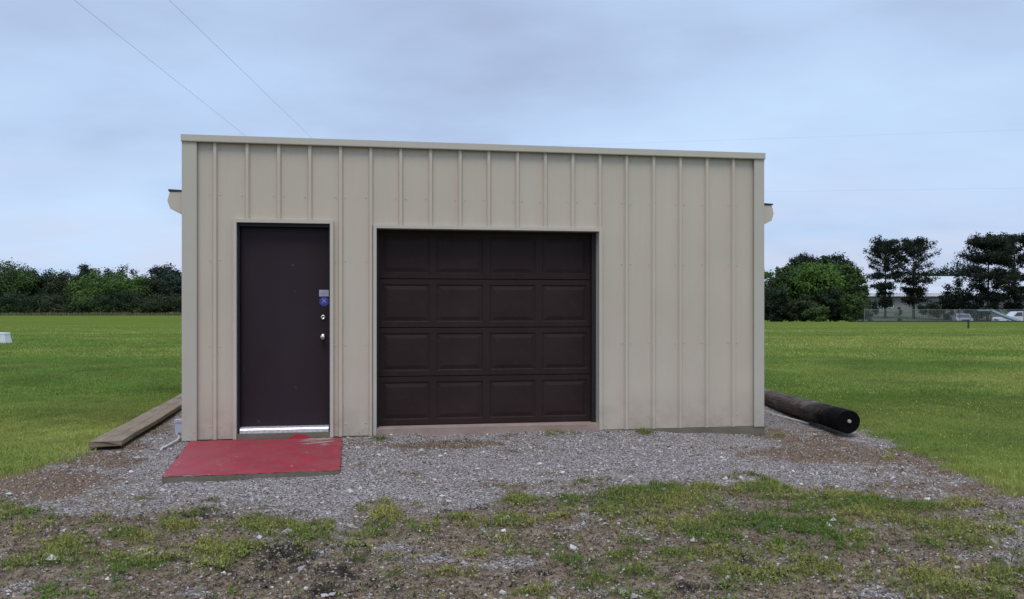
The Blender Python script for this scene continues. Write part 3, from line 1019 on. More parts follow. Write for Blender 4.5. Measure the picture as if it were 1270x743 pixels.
PY0 = 9.29
pe = Vector(((1052.5 - CX) / FPX * PY0, PY0, CAMH - (523.3 - HORIZON) / FPX * PY0))
pole = thing("utility_log", "long round wooden pole lying along the lawn by the right wall, its near end black", "wooden pole", (pe.x, pe.y, 0), math.radians(2.2))
bm = bmesh.new()
n_, seg = 70, 28
rings = []
for i in range(n_ + 1):
    y = 7.6 * i / n_
    r = 0.1335 - 0.0035 * y + 0.0015 * math.sin(i * .9)
    if i == 0: r *= 0.985
    row = []
    for k in range(seg):
        a = 2 * math.pi * k / seg
        rr = r * (1 + 0.012 * math.sin(3 * a + 0.4) + 0.008 * math.sin(7 * a + y))
        row.append(bm.verts.new((rr * math.cos(a), y - 0.010 * math.sin(a), pe.z - 0.006 * y + 0.003 * math.sin(y * 2) + rr * math.sin(a))))
    rings.append(row)
for i in range(n_):
    for k in range(seg):
        bm.faces.new((rings[i][k], rings[i][(k + 1) % seg], rings[i + 1][(k + 1) % seg], rings[i + 1][k]))
bm.faces.new(list(reversed(rings[0]))); bm.faces.new(rings[-1])
obj("log", bm, M_POLE, pole)
bm = bmesh.new(); lathe_y(bm, [(0.0, -0.022), (0.017, -0.022), (0.021, -0.016), (0.021, 0.02)], 0.004, pe.z + 0.008, 12)
obj("end_plug", bm, M_CORE, pole)

p0 = img_ground(1003, 525.5, -0.065); p1 = img_ground(943, 508.5, -0.04)
d = p1 - p0
pipe = thing("thin_pipe", "thin pale pipe on the gravel between the garage corner and the fallen pole", "pipe", (p0.x, p0.y, p0.z), math.atan2(-d.x, d.y))
bm = bmesh.new(); tube(bm, [(0, 0, 0.0), (0.0, 0.5, 0.004), (0.01, 1.2, 0.014), (0.0, 2.6, 0.02)], 0.015, 10)
obj("tube", bm, M_CONDUIT, pipe, smooth=True)
bm = bmesh.new(); tube(bm, [(0, 0.5, 0.004), (0, 0.57, 0.0045)], 0.0195, 10)
obj("coupling", bm, M_CONDUIT, pipe, smooth=True)

Yb = FPX * CAMH / (425.5 - HORIZON)
tub = thing("storage_tub", "white flared container standing on the lawn at the left edge", "container", ((-6 - CX) / FPX * Yb, Yb, 0.0), 0.12)
bm = bmesh.new()
hx, hy, H_ = 0.50, 0.26, 0.40
def frus(a, b, z0, z1, ina):
    lo = [(-a, -b), (a, -b), (a, b), (-a, b)]
    l = [bm.verts.new((x, y, z0)) for x, y in lo]; u_ = [bm.verts.new((x * ina, y * ina, z1)) for x, y in lo]
    for k in range(4): bm.faces.new((l[k], l[(k + 1) % 4], u_[(k + 1) % 4], u_[k]))
    bm.faces.new(list(reversed(l))); bm.faces.new(u_)
frus(hx, hy, 0, H_ - 0.04, 0.86)
for k in range(9):
    x = -0.4 + 0.1 * k
    box(bm, x - 0.012, x + 0.012, -hy - 0.002, -hy + 0.04, 0.02, 0.12)
obj("body", bm, M_WHITE, tub, bevel=0.01)
bm = bmesh.new(); frus(hx * 0.90, hy * 0.92, H_ - 0.04, H_, 0.97)
obj("lid", bm, simple("bright_white_plastic", (0.80, 0.80, 0.80), 0.5, 0, 0.03, 5, 0), tub, bevel=0.01)

# ------------------------------------------------------------------ loose stones, weeds, grass
def keep_out(x, y, pad_=0.0):
    s, dd = to_local(x, y)
    bad = (s > S0 - 0.01 - pad_) & (s < S1 + 0.02 + pad_) & (dd > -0.05 - pad_) & (dd < BD)
    px, py = x - pad.location.x, y - pad.location.y
    lx, ly = px * CT + py * ST, -px * ST + py * CT
    bad |= (lx > bl[0] * 1.0 * np.clip(ly / max(bl[1], .01), 0, 1) - 0.01) & (lx < fr[0] + (br[0] - fr[0]) * np.clip(ly / br[1], 0, 1) + 0.01) & (ly > -0.01) & (ly < 2.1)
    cb, sb = math.cos(beam.rotation_euler.z), math.sin(beam.rotation_euler.z)
    bx, by = x - beam.location.x, y - beam.location.y
    lx, ly = bx * cb + by * sb, -bx * sb + by * cb
    bad |= (lx > -0.01) & (lx < W_ + 0.01) & (ly > -0.01) & (ly < L_)
    bad |= (np.abs(x - (pole.location.x - 0.038 * (y - PY0))) < 0.11) & (y > PY0 - 0.01) & (y < PY0 + 7.6)
    return bad


def scatter_stones(n, xr, yr, accept, smin, smax, palette, flat=0.65, lift=0.3):
    x = rng.uniform(*xr, n); y = yr[0] + (yr[1] - yr[0]) * rng.uniform(0, 1, n) ** 1.0
    c = cover(x, y)
    p = accept(c, x, y)
    ok = (rng.uniform(0, 1, n) < p) & ~keep_out(x, y)
    x, y = x[ok], y[ok]
    c = {k: v[ok] for k, v in c.items()}
    z = gheight(x, y, c)
    n = len(x)
    size = smin + (smax - smin) * rng.uniform(0, 1, n) ** 2.6
    base = np.array([(1, 0, 0), (0, 1, 0), (-1, 0, 0), (0, -1, 0), (0.15, 0.1, 1), (0, 0, -1)], dtype=np.float64)
    V = base[None] * rng.uniform(0.55, 1.25, (n, 6, 1)) + rng.normal(0, 0.16, (n, 6, 3))
    V[..., 2] *= flat
    V *= size[:, None, None] * 0.5
    a = rng.uniform(0, 2 * np.pi, n); ca, sa = np.cos(a)[:, None], np.sin(a)[:, None]
    tl = rng.normal(0, 0.35, n)[:, None]
    X, Yv, Z = V[..., 0], V[..., 1], V[..., 2]
    Z2 = Z * np.cos(tl) + X * np.sin(tl); X2 = X * np.cos(tl) - Z * np.sin(tl)
    P = np.stack([X2 * ca - Yv * sa + x[:, None], X2 * sa + Yv * ca + y[:, None], Z2 + z[:, None] + size[:, None] * flat * 0.5 * lift], -1)
    F = np.array([(0, 1, 4), (1, 2, 4), (2, 3, 4), (3, 0, 4), (1, 0, 5), (2, 1, 5), (3, 2, 5), (0, 3, 5)])
    faces = (F[None] + 6 * np.arange(n)[:, None, None]).reshape(-1, 3)
    pal = np.array(palette)
    k = rng.integers(0, len(pal), n)
    colr = pal[k] * rng.uniform(0.75, 1.2, (n, 1)) * (1 + rng.normal(0, 0.03, (n, 3)))
    colr = np.concatenate([np.clip(colr, 0.01, 0.8), np.ones((n, 1))], 1)
    return P.reshape(-1, 3), faces, np.repeat(colr, 6, 0)


def merge(parts):
    Vs, Fs, Cs, o = [], [], [], 0
    for v_, f_, c_ in parts:
        Vs.append(v_); Fs.append(f_ + o); Cs.append(c_); o += len(v_)
    return np.concatenate(Vs), np.concatenate(Fs), np.concatenate(Cs)


PAL_G = [(0.40, 0.352, 0.338), (0.34, 0.297, 0.288), (0.45, 0.40, 0.388), (0.27, 0.230, 0.222), (0.35, 0.295, 0.262), (0.18, 0.150, 0.142), (0.52, 0.475, 0.462), (0.23, 0.187, 0.170), (0.39, 0.337, 0.310), (0.31, 0.252, 0.222), (0.38, 0.335, 0.33)]
PAL_W = [(0.50, 0.47, 0.43), (0.42, 0.375, 0.335), (0.34, 0.30, 0.27), (0.56, 0.53, 0.48), (0.24, 0.20, 0.175), (0.30, 0.25, 0.22)]
parts = [
    scatter_stones(330000, (-5.2, 5.2), (3.4, 9.9), lambda c, x, y: c['gravel'] * 0.62 + c['soil'] * (1 - c['lawn']) * 0.22 + c['near'] * 0.20, 0.008, 0.024, PAL_G),
    scatter_stones(60000, (-5.4, 5.2), (8.0, 16.0), lambda c, x, y: c['gravel'] * 0.6 + c['soil'] * 0.06, 0.012, 0.028, PAL_G),
    scatter_stones(20000, (-5.0, 5.0), (3.4, 9.0), lambda c, x, y: c['gravel'] * 0.25 + c['near'] * 0.05 + c['soil'] * 0.02, 0.020, 0.055, PAL_G + PAL_W),
    scatter_stones(3000, (-5.0, 5.0), (3.4, 9.0), lambda c, x, y: c['gravel'] * 0.06 + c['near'] * 0.09, 0.030, 0.085, PAL_W, 0.5),
]
v_, f_, c_ = merge(parts)
print("stones", len(v_) // 6)
gravel = np_mesh("gravel", v_, f_, M_STONE, col=c_)
tag(gravel, "loose grey crushed stone spread in front of the garage", "gravel", kind="stuff")


def blades(x, y, z, h, w, lean, col, seg2=True):
    n = len(x)
    a = rng.uniform(0, 2 * np.pi, n)
    la = rng.uniform(0, 2 * np.pi, n)
    wx, wy = np.cos(a) * w * 0.5, np.sin(a) * w * 0.5
    lx, ly = np.cos(la) * h * lean, np.sin(la) * h * lean
    zt = h * np.sqrt(np.clip(1 - lean ** 2, 0.03, 1))
    b0 = np.stack([x - wx, y - wy, z - 0.004], 1); b1 = np.stack([x + wx, y + wy, z - 0.004], 1)
    m0 = np.stack([x - wx * .8 + lx * .35, y - wy * .8 + ly * .35, z + zt * .62], 1); m1 = np.stack([x + wx * .8 + lx * .35, y + wy * .8 + ly * .35, z + zt * .62], 1)
    tp = np.stack([x + lx, y + ly, z + zt], 1)
    V = np.stack([b0, b1, m1, m0, tp], 1).reshape(-1, 3)
    o = 5 * np.arange(n)[:, None]
    F = np.concatenate([o + np.array([[0, 1, 2]]), o + np.array([[0, 2, 3]]), o + np.array([[3, 2, 4]])])
    return V, F, np.repeat(np.concatenate([col, np.ones((n, 1))], 1), 5, 0)


def leaflets(x, y, z, r, col):
    n = len(x)
    a = rng.uniform(0, 2 * np.pi, n)
    tx, ty = rng.normal(0, 0.5, n), rng.normal(0, 0.5, n)
    P = []
    for ang, f in ((0, 1.0), (1.4, 0.62), (3.14, 0.9), (4.9, 0.62)):
        dx, dy = np.cos(a + ang) * r * f, np.sin(a + ang) * r * f
        P.append(np.stack([x + dx, y + dy, z + dx * tx + dy * ty], 1))
    V = np.stack(P, 1).reshape(-1, 3)
    o = 4 * np.arange(n)[:, None]
    F = np.concatenate([o + np.array([[0, 1, 2]]), o + np.array([[0, 2, 3]])])
    return V, F, np.repeat(np.concatenate([col, np.ones((n, 1))], 1), 4, 0)


def pick(n, xr, yr, prob):
    x = rng.uniform(*xr, n); y = rng.uniform(*yr, n)
    c = cover(x, y)
    ok = (rng.uniform(0, 1, n) < prob(c, x, y)) & ~keep_out(x, y, 0.005)
    x, y = x[ok], y[ok]
    return x, y, {k: v[ok] for k, v in c.items()}


def mixcol(a, b, t):
    return np.array(a)[None] * (1 - t[:, None]) + np.array(b)[None] * t[:, None]


# weeds: moss and clover leaves and short tufts
x, y, c = pick(420000, (-5.0, 5.0), (3.4, 9.4), lambda c, x, y: c['green'] * 0.95 + c['near'] * 0.045 + (c['lawn'] < .6) * c['lawn'] * 0.5)
z = gheight(x, y, c)
tn = np.clip(fbm(x * 2.6, y * 2.6, 77) * 2.4 - 0.65 + rng.normal(0, .18, len(x)), 0, 1)
hf = fbm(x * 5, y * 5, 78)
col = mixcol((0.125, 0.205, 0.032), (0.345, 0.325, 0.085), tn)
dry = (rng.uniform(0, 1, len(x)) < 0.15 + 0.35 * (c['green'] < 0.4))
col[dry] = mixcol((0.27, 0.19, 0.10), (0.18, 0.115, 0.07), rng.uniform(0, 1, dry.sum()))
h = (0.016 + 0.045 * rng.uniform(0, 1, len(x)) ** 1.6 * (0.30 + hf * 1.0 + 1.5 * vnoise(x * 15, y * 15, 34) ** 3)) * (0.5 + 0.5 * c['green'])
w1 = blades(x, y, z, h, rng.uniform(.003, .0065, len(x)), rng.uniform(0.2, 0.95, len(x)), col)
x, y, c = pick(330000, (-5.0, 5.0), (3.4, 9.0), lambda c, x, y: c['green'] * 0.75 + c['near'] * 0.025)
z = gheight(x, y, c)
tn = np.clip(fbm(x * 2.6, y * 2.6, 77) * 2.4 - 0.65 + rng.normal(0, .2, len(x)), 0, 1)
col = mixcol((0.115, 0.190, 0.030), (0.325, 0.310, 0.085), tn)
w2 = leaflets(x, y, z + 0.004 + 0.028 * rng.uniform(0, 1, len(x)) ** 1.5 * fbm(x * 5, y * 5, 78) * 1.6, rng.uniform(.004, .011, len(x)), col)
v_, f_, c_ = merge([w1, w2])
print("weed faces", len(f_))
weeds = np_mesh("weeds", v_, f_, M_GRASS, col=c_)
tag(weeds, "patchy low green weeds and moss growing through the gravel in front", "weeds", kind="stuff")

# dead straw and rotting leaf scraps over the bare patches
x, y, c = pick(230000, (-5.0, 5.0), (3.4, 9.4), lambda c, x, y: (c['near'] * (1 - c['gravel']) * (1 - c['green'] * .6)) * 0.55 + c['dark'] * 0.25 + c['soil'] * 0.16)
z = gheight(x, y, c)
q = rng.uniform(0, 1, len(x))
col = np.where((q < 0.45)[:, None], mixcol((0.18, 0.125, 0.085), (0.31, 0.24, 0.165), rng.uniform(0, 1, len(x))), mixcol((0.05, 0.033, 0.026), (0.14, 0.088, 0.066), rng.uniform(0, 1, len(x))))
dk = rng.uniform(0, 1, len(x)) < c['dark']
col[dk] = mixcol((0.018, 0.014, 0.013), (0.045, 0.034, 0.03), rng.uniform(0, 1, dk.sum()))
s1_ = blades(x, y, z + 0.002, rng.uniform(.015, .06, len(x)), rng.uniform(.003, .006, len(x)), rng.uniform(0.88, 0.985, len(x)), col)
lf = rng.uniform(0, 1, len(x)) < 0.35
s2_ = leaflets(x[lf] + .01, y[lf], z[lf] + 0.006, rng.uniform(.004, .012, lf.sum()), col[lf])
v_, f_, c_ = merge([s1_, s2_])
straw = np_mesh("straw_litter", v_, f_, M_GRASS, col=c_)
tag(straw, "brown dead straw and rotten plant scraps lying on the bare patches", "plant litter", kind="stuff")

# mown lawn: blades near, coarser tufts further away
lparts = []
for (n, xr, yr, hh, ww) in ((520000, (-8.5, -3.9), (5.8, 12.5), (.022, .055), (.004, .008)), (560000, (3.3, 9.0), (5.4, 12.5), (.022, .058), (.004, .008)),
                            (300000, (-15.5, -4.2), (12.5, 22), (.03, .06), (.008, .016)), (300000, (3.2, 15.5), (12.5, 22), (.03, .06), (.008, .016)),
                            (240000, (-46, -6), (22, 66), (.03, .065), (.020, .040)), (240000, (5, 46), (22, 66), (.03, .065), (.020, .040))):
    x, y, c = pick(n, xr, yr, lambda c, x, y: c['lawn'] * 0.85 * (np.abs(x) < y * 0.66 + 1.0) * (1 - sstep(20, 66, y)))
    z = gheight(x, y, c)
    t = np.clip(fbm(x * .45, y * .45, 5) * 1.3 + fbm(x * .06, y * .32, 15) * 2.4 - 1.4 + rng.normal(0, .22, len(x)), 0, 1)
    col = mixcol((0.160, 0.246, 0.048), (0.372, 0.392, 0.104), t) * (0.76 + 0.66 * fbm(x * 0.9, y * 0.9, 91))[:, None]
    dr = rng.uniform(0, 1, len(x)) < 0.06
    col[dr] = mixcol((0.32, 0.27, 0.13), (0.24, 0.24, 0.08), rng.uniform(0, 1, dr.sum()))
    tall = fbm(x * 2.3, y * 2.3, 9)
    lparts.append(blades(x, y, z - 0.004, rng.uniform(*hh, len(x)) * (0.45 + 0.8 * tall + 0.9 * vnoise(x * 6, y * 6, 33) ** 3), rng.uniform(*ww, len(x)), rng.uniform(0.1, 0.85, len(x)), col))
v_, f_, c_ = merge(lparts)
print("lawn faces", len(f_))
lawn = np_mesh("lawn_grass", v_, f_, M_GRASS, col=c_)
tag(lawn, "short mown green lawn grass on both sides of the garage", "grass", kind="stuff")

# small yellow and white flowers in the right lawn
fl = []
for n, xr, yr, cc, r in ((420, (3.9, 8.2), (6.6, 13), (0.62, 0.55, 0.03), .010), (160, (3.5, 8.0), (8.5, 15), (0.55, 0.57, 0.45), .009), (25, (-8, -4.6), (7, 13), (0.55, 0.5, 0.06), .009)):
    x, y, c = pick(n * 2, xr, yr, lambda c, x, y: c['lawn'] * sstep(0.42, 0.6, fbm(x * .9, y * .9, 55)) * 0.9)
    z = gheight(x, y, c) + rng.uniform(.035, .06, len(x))
    for k in range(3):
        fl.append(leaflets(x, y, z + 0.0008 * k, np.full(len(x), r), np.tile(np.array(cc), (len(x), 1))))
v_, f_, c_ = merge(fl)
flw = np_mesh("wildflowers", v_, f_, M_GRASS, col=c_)
tag(flw, "tiny yellow and white flowers dotted through the lawn", "wildflowers", kind="stuff")

# ------------------------------------------------------------------ trees
def gz(x, y):
    return float(gheight(np.array([x]), np.array([y]))[0])


def rand_unit(n):
    v = rng.normal(0, 1, (n, 3))
    return v / np.linalg.norm(v, axis=1)[:, None]


def leaf_quads(P, Nrm, size, col):
    n = len(P)
    r = rand_unit(n)
    T = np.cross(Nrm, r); T /= np.linalg.norm(T, axis=1)[:, None] + 1e-9
    Bv = np.cross(Nrm, T)
    s = size[:, None]
    V = np.stack([P - T * s * .5, P + Bv * s * .33, P + T * s * .55, P - Bv * s * .33], 1).reshape(-1, 3)
    F = np.arange(4 * n).reshape(n, 4)
    return V, F, np.repeat(np.concatenate([col, np.ones((n, 1))], 1), 4, 0)


def crown_arrays(H, W, zb, nl, nleaf, lsize, pal, shape=0.75, lob=(0.15, 0.26), dome=False):
    """leaf faces gathered in clumps through an ovoid crown, H tall and W wide, lowest leaves at zb."""
    hz = (H - zb) / 2; zc = zb + hz
    C = []
    while len(C) < nl:
        p = rng.uniform(-1, 1, 3)
        q = p[0] ** 2 + p[1] ** 2
        lim = max(0.0, 1 - abs(p[2]) ** 2.2) ** shape if p[2] > 0 or not dome else 1 - 0.22 * p[2] ** 2
        rr = math.sqrt(q)
        if rr > lim or (rr < lim * 0.35 and abs(p[2]) < 0.6 and rng.uniform() < 0.6):
            continue
        C.append(p)
    C = np.array(C)
    lr = rng.uniform(*lob, nl) * W * 0.5 * 1.25
    ctr = np.stack([C[:, 0] * (W / 2 - lr * .8), C[:, 1] * (W / 2 - lr * .8), zc + C[:, 2] * (hz - lr * 0.65)], 1)
    tone = rng.uniform(0, 1, nl)
    per = max(8, nleaf // nl)
    k = np.repeat(np.arange(nl), per)
    u = rand_unit(len(k))
    rad = lr[k] * np.where(rng.uniform(0, 1, len(k)) < 0.16, rng.uniform(1.0, 1.55, len(k)), rng.uniform(0.25, 1.1, len(k)) ** 0.7)
    P = ctr[k] + u * rad[:, None] * np.array([1, 1, 0.8])
    P[:, 2] = np.maximum(P[:, 2], zb * 0.3 + 0.05)
    Nrm = u + rng.normal(0, 0.55, u.shape) + np.array([0, 0, 0.35]); Nrm /= np.linalg.norm(Nrm, axis=1)[:, None]
    t = np.clip(tone[k] * 0.75 + rng.uniform(0, .25, len(k)), 0, 1)
    col = mixcol(pal[0], pal[1], t) * rng.uniform(0.8, 1.2, (len(k), 1))
    return leaf_quads(P, Nrm, rng.uniform(0.7, 1.3, len(k)) * lsize, col)


PAL = {
    'mid': ((0.044, 0.074, 0.022), (0.090, 0.142, 0.036)),
    'dark': ((0.018, 0.030, 0.017), (0.036, 0.056, 0.026)),
    'olive': ((0.030, 0.042, 0.020), (0.058, 0.072, 0.030)),
    'light': ((0.062, 0.112, 0.026), (0.125, 0.205, 0.044)),
    'bright': ((0.070, 0.135, 0.024), (0.130, 0.225, 0.045)),
    'blue': ((0.020, 0.034, 0.026), (0.036, 0.058, 0.042)),
    'pine': ((0.016, 0.024, 0.016), (0.040, 0.055, 0.032)),
}


def trunk_bm(H, r, zc, spread):
    bm = bmesh.new()
    lean = random.uniform(-.03, .03)
    pts = [(lean * z, 0.4 * lean * z, z) for z in np.linspace(-0.3, H, 7)]
    tube(bm, pts, list(np.linspace(r, r * 0.25, 7)), 8)
    for k in range(6):
        z0 = zc + (H - zc) * random.uniform(0, .7)
        a = random.uniform(0, 6.28)
        L = spread * random.uniform(.5, .9)
        tube(bm, [(lean * z0, 0, z0), (math.cos(a) * L * .5, math.sin(a) * L * .5, z0 + L * .3), (math.cos(a) * L, math.sin(a) * L, z0 + L * .75)], [r * .45, r * .3, r * .1], 6)
    return bm


def tree(name, label, px, top, wpx, depth, pal, group, zb=0.3, leaves=9000, ls=0.36, lobes=64, base_py=None, cat="tree", shape=0.75, lob=(0.15, 0.26), dome=None):
    if dome is None: dome = zb < 0.5
    X = (px - CX) / FPX * depth
    H = (HORIZON - top) / FPX * depth + CAMH - gz(X, depth)
    W = wpx / FPX * depth
    t = thing(name, label, cat, (X, depth, gz(X, depth)), random.uniform(0, 6.28), group)
    V, F, C = crown_arrays(H, W, zb, lobes, leaves, ls, PAL[pal], shape, lob, dome)
    np_mesh("foliage" if cat == "shrub" else "crown", V, F, M_LEAF, t, C)
    obj("stem" if cat == "shrub" else "trunk", trunk_bm(H * 0.8, max(0.05, H * 0.018), max(0.3, H * 0.25), W * 0.32), M_BARK, t, smooth=True)
    return t


def pine(label, px, top, wpx, depth, group, low=0.22, dense=1.0):
    X = (px - CX) / FPX * depth
    H = (HORIZON - top) / FPX * depth + CAMH - gz(X, depth)
    W = wpx / FPX * depth
    t = thing("pine_tree", label, "pine", (X, depth, gz(X, depth)), random.uniform(0, 6.28), group)
    bm = bmesh.new()
    lean = random.uniform(-.02, .02)
    tube(bm, [(lean * z, 0, z) for z in np.linspace(-.3, H * .97, 8)], list(np.linspace(H * .017, H * .004, 8)), 8)
    cl = []
    nlay = 19
    for i in range(nlay):
        f = low + (0.97 - low) * (i + rng.uniform(-.7, .7)) / (nlay - 1)
        f = min(f, 0.98)
        z0 = f * H
        env = math.sin(math.pi * min(1, max(0.08, (1 - f) / (1 - low) * 0.66 + 0.15))) ** 0.8
        if f < 0.45: env *= rng.uniform(0.45, 1.0)
        nb = int(rng.integers(4, 7))
        a0 = rng.uniform(0, 6.28)
        for k in range(nb):
            if rng.uniform() < (0.40 if f < 0.45 else 0.14): continue
            a = a0 + k * 6.28 / nb + rng.uniform(-.3, .3)
            L = W * .5 * env * rng.uniform(.6, 1.08)
            rise = L * (0.42 if f > .6 else 0.05) + rng.uniform(-.1, .1) * L
            p1 = (math.cos(a) * L * .55 + lean * z0, math.sin(a) * L * .55, z0 + rise * .35)
            p2 = (math.cos(a) * L + lean * z0, math.sin(a) * L, z0 + rise)
            tube(bm, [(lean * z0, 0, z0), p1, p2], [H * .005, H * .0035, H * .0015], 5)
            for q in np.linspace(.42, 1.0, 4):
                c = np.array([lean * z0 + math.cos(a) * L * q, math.sin(a) * L * q, z0 + rise * q]) + rng.normal(0, .12, 3) * W * .12
                cl.append((c, W * rng.uniform(.055, .105)))
    cl.append((np.array([lean * H, 0, H * .97]), W * .09))
    per = int(62 * dense)
    ctr = np.array([c for c, _ in cl]); rad = np.array([r for _, r in cl])
    k = np.repeat(np.arange(len(cl)), per)
    u = rand_unit(len(k))
    P = ctr[k] + u * (rad[k] * rng.uniform(.1, 1.25, len(k)))[:, None] * np.array([1.1, 1.1, .92])
    tone = rng.uniform(0, 1, len(cl))
    col = mixcol(*PAL['pine'], np.clip(tone[k] * .7 + rng.uniform(0, .3, len(k)), 0, 1))
    Nrm = rand_unit(len(k))
    V, F, C = leaf_quads(P, Nrm, rng.uniform(.15, .30, len(k)), col)
    np_mesh("crown", V, F, M_LEAF, t, C)
    obj("trunk", bm, M_BARK, t, smooth=True)
    return t


GL = "trees along the far left edge of the lawn"
tree("broadleaf_tree", "rounded mid green tree at the left edge of the left treeline, above the white container", 6, 316, 84, 148, 'mid', GL, leaves=12000, lobes=80)
tree("evergreen_tree", "dark tree next to the leftmost rounded green one", 50, 330, 60, 152, 'dark', GL)
tree("evergreen_tree", "low dark olive tree left of the pale broad crown in the left treeline", 84, 335, 54, 150, 'olive', GL)
tree("broadleaf_tree", "broad pale green crown in the middle of the left treeline", 122, 331, 74, 146, 'light', GL, leaves=12000, lobes=80)
tree("broadleaf_tree", "lower bright green tree just right of the broad pale crown", 160, 335, 62, 145, 'light', GL)
tree("evergreen_tree", "dark olive low tree between bright green crown and the garage", 190, 339, 50, 147, 'olive', GL)
tree("evergreen_tree", "tall bluish dark tree touching the garage's left edge", 216, 330, 62, 150, 'blue', GL, leaves=10000)
GB = "dark crowns rising behind the left treeline"
tree("tall_tree", "dark domed crown rising behind the broad pale tree", 108, 323, 40, 185, 'dark', GB, zb=4, lobes=30, leaves=4000)
tree("tall_tree", "dark bumpy crown rising behind the bright green tree on the left", 150, 324, 46, 185, 'dark', GB, zb=4, lobes=30, leaves=4000)
tree("tall_tree", "dark double topped crown rearmost beside the garage's left edge", 205, 323, 44, 185, 'blue', GB, zb=4, lobes=30, leaves=4000)
tree("tall_tree", "smaller dark crown behind the dark tree left of the pale crowns", 25, 326, 54, 180, 'dark', GB, zb=4, lobes=30, leaves=4000)
# undergrowth that closes the foot of the left wood
GS = "shrubs at the foot of the left treeline"
tree("shrub", "dark low shrub below the leftmost rounded tree", 22, 360, 70, 140, 'dark', GS, .1, 3000, .3, 26, cat="shrub")
tree("shrub", "dark olive shrub below the second tree from the left", 72, 360, 66, 141, 'olive', GS, .1, 3000, .3, 26, cat="shrub")
tree("shrub", "mid green shrub below the broad pale crown", 112, 363, 56, 140, 'mid', GS, .1, 2600, .3, 24, cat="shrub")
tree("shrub", "dark shrub below the lower bright green tree", 150, 358, 62, 140, 'dark', GS, .1, 3000, .3, 26, cat="shrub")
tree("shrub", "olive green shrub beside the garage's left edge", 198, 358, 72, 139, 'olive', GS, .1, 3200, .3, 26, cat="shrub")

GR = "trees and bushes right of the garage"
D = 84
tree("broadleaf_tree", "thin light tree with loose sprays at the garage's right edge", 956, 322, 40, D + 3, 'light', GR, 2.0, 1300, .24, 22, lob=(.12, .2))
tree("broadleaf_tree", "dark green tree between the thin sprays and the bright green crown", 979, 325, 48, D + 2, 'mid', GR, leaves=13000, ls=.23, lobes=74)
tree("broadleaf_tree", "brightest yellow green round crown right of the garage", 1013, 321, 66, D, 'bright', GR, 2.2, 15000, .22, 60, shape=.6, lob=(.14, .36))
tree("evergreen_tree", "dark green tree right of the bright round crown", 1054, 323, 46, D + 3, 'mid', GR, leaves=13000, ls=.23, lobes=74)
tree("tall_tree", "blackish spreading crown behind the bright green tree", 998, 312, 52, 112, 'pine', GR, 5, 6000, .26, 36)
tree("tall_tree", "tallest dark domed crown behind the right bushes", 1036, 307, 50, 110, 'pine', GR, 4, 7000, .26, 38)
tree("shrub", "dark bush on the lawn edge nearest the garage", 960, 352, 46, D - 2, 'dark', GR, .05, 6000, .2, 34, cat="shrub")
tree("shrub", "dark green bush below the bright crown's left half", 994, 362, 48, D - 3, 'olive', GR, .05, 6000, .2, 34, cat="shrub")
tree("shrub", "dark bush below the bright crown's right half", 1030, 352, 50, D - 2, 'dark', GR, .05, 7000, .2, 36, cat="shrub")
tree("shrub", "green bush at the right end of the bushes beside the fence", 1058, 360, 34, D - 4, 'mid', GR, .05, 5000, .2, 30, cat="shrub")
tree("shrub", "low green shrub below the dark bushes by the lawn", 1012, 377, 36, D - 5, 'mid', GR, .05, 3500, .18, 24, cat="shrub")

GP = "pines in front of the white warehouse"
pine("left one of the pair of open pines before the warehouse", 1098, 301, 47, 128, GP)
pine("right one of the pair of open pines before the warehouse", 1133, 299, 52, 128, GP)
pine("dense pine left of the pine at the right edge", 1225, 296, 62, 118, GP, .16, 1.6)
pine("dense dark pine at the right edge of the photo", 1259, 295, 60, 120, GP, .14, 1.6)
tree("evergreen_tree", "small dark rounded tree between the pine pairs", 1189, 345, 42, 124, 'pine', GP, .9, 4500, .28, 34)
tree("shrub", "small green sapling below the open pine pair", 1115, 374, 10, 115, 'mid', GP, .2, 900, .22, 12, cat="shrub")
tree("shrub", "low dark shrub right of the open pine pair", 1152, 370, 34, 126, 'dark', GP, .2, 2200, .26, 20, cat="shrub")
GF = "distant trees behind the warehouse"
tree("tall_tree", "far dull green domed tree behind the warehouse, left of the dense pines", 1190, 315, 66, 215, 'blue', GF, 1, 6000, .5, 44)
tree("tall_tree", "far lower tree behind the warehouse roof, right of the open pines", 1158, 331, 56, 215, 'dark', GF, 1, 5000, .5, 40)

tree("tall_tree", "far dark low crown behind the warehouse roof between bush clump and open pines", 1084, 334, 50, 216, 'blue', GF, 1, 5000, .5, 40)
tree("tall_tree", "far dark low crown behind the warehouse roof, seen between the two open pines", 1116, 336, 50, 218, 'dark', GF, 1, 5000, .5, 40)
GQ = "low bushes along the warehouse front"
tree("shrub", "low dark bush by the fence end, right of the bush clump", 1080, 366, 22, 118, 'dark', GQ, .1, 1800, .26, 20, cat="shrub")
tree("shrub", "dark spreading bush left of the small rounded tree", 1170, 364, 26, 126, 'dark', GQ, .1, 1800, .26, 20, cat="shrub")
tree("shrub", "dark bush behind the blue slide below the dense pine", 1212, 371, 36, 122, 'dark', GQ, .1, 2200, .26, 22, cat="shrub")

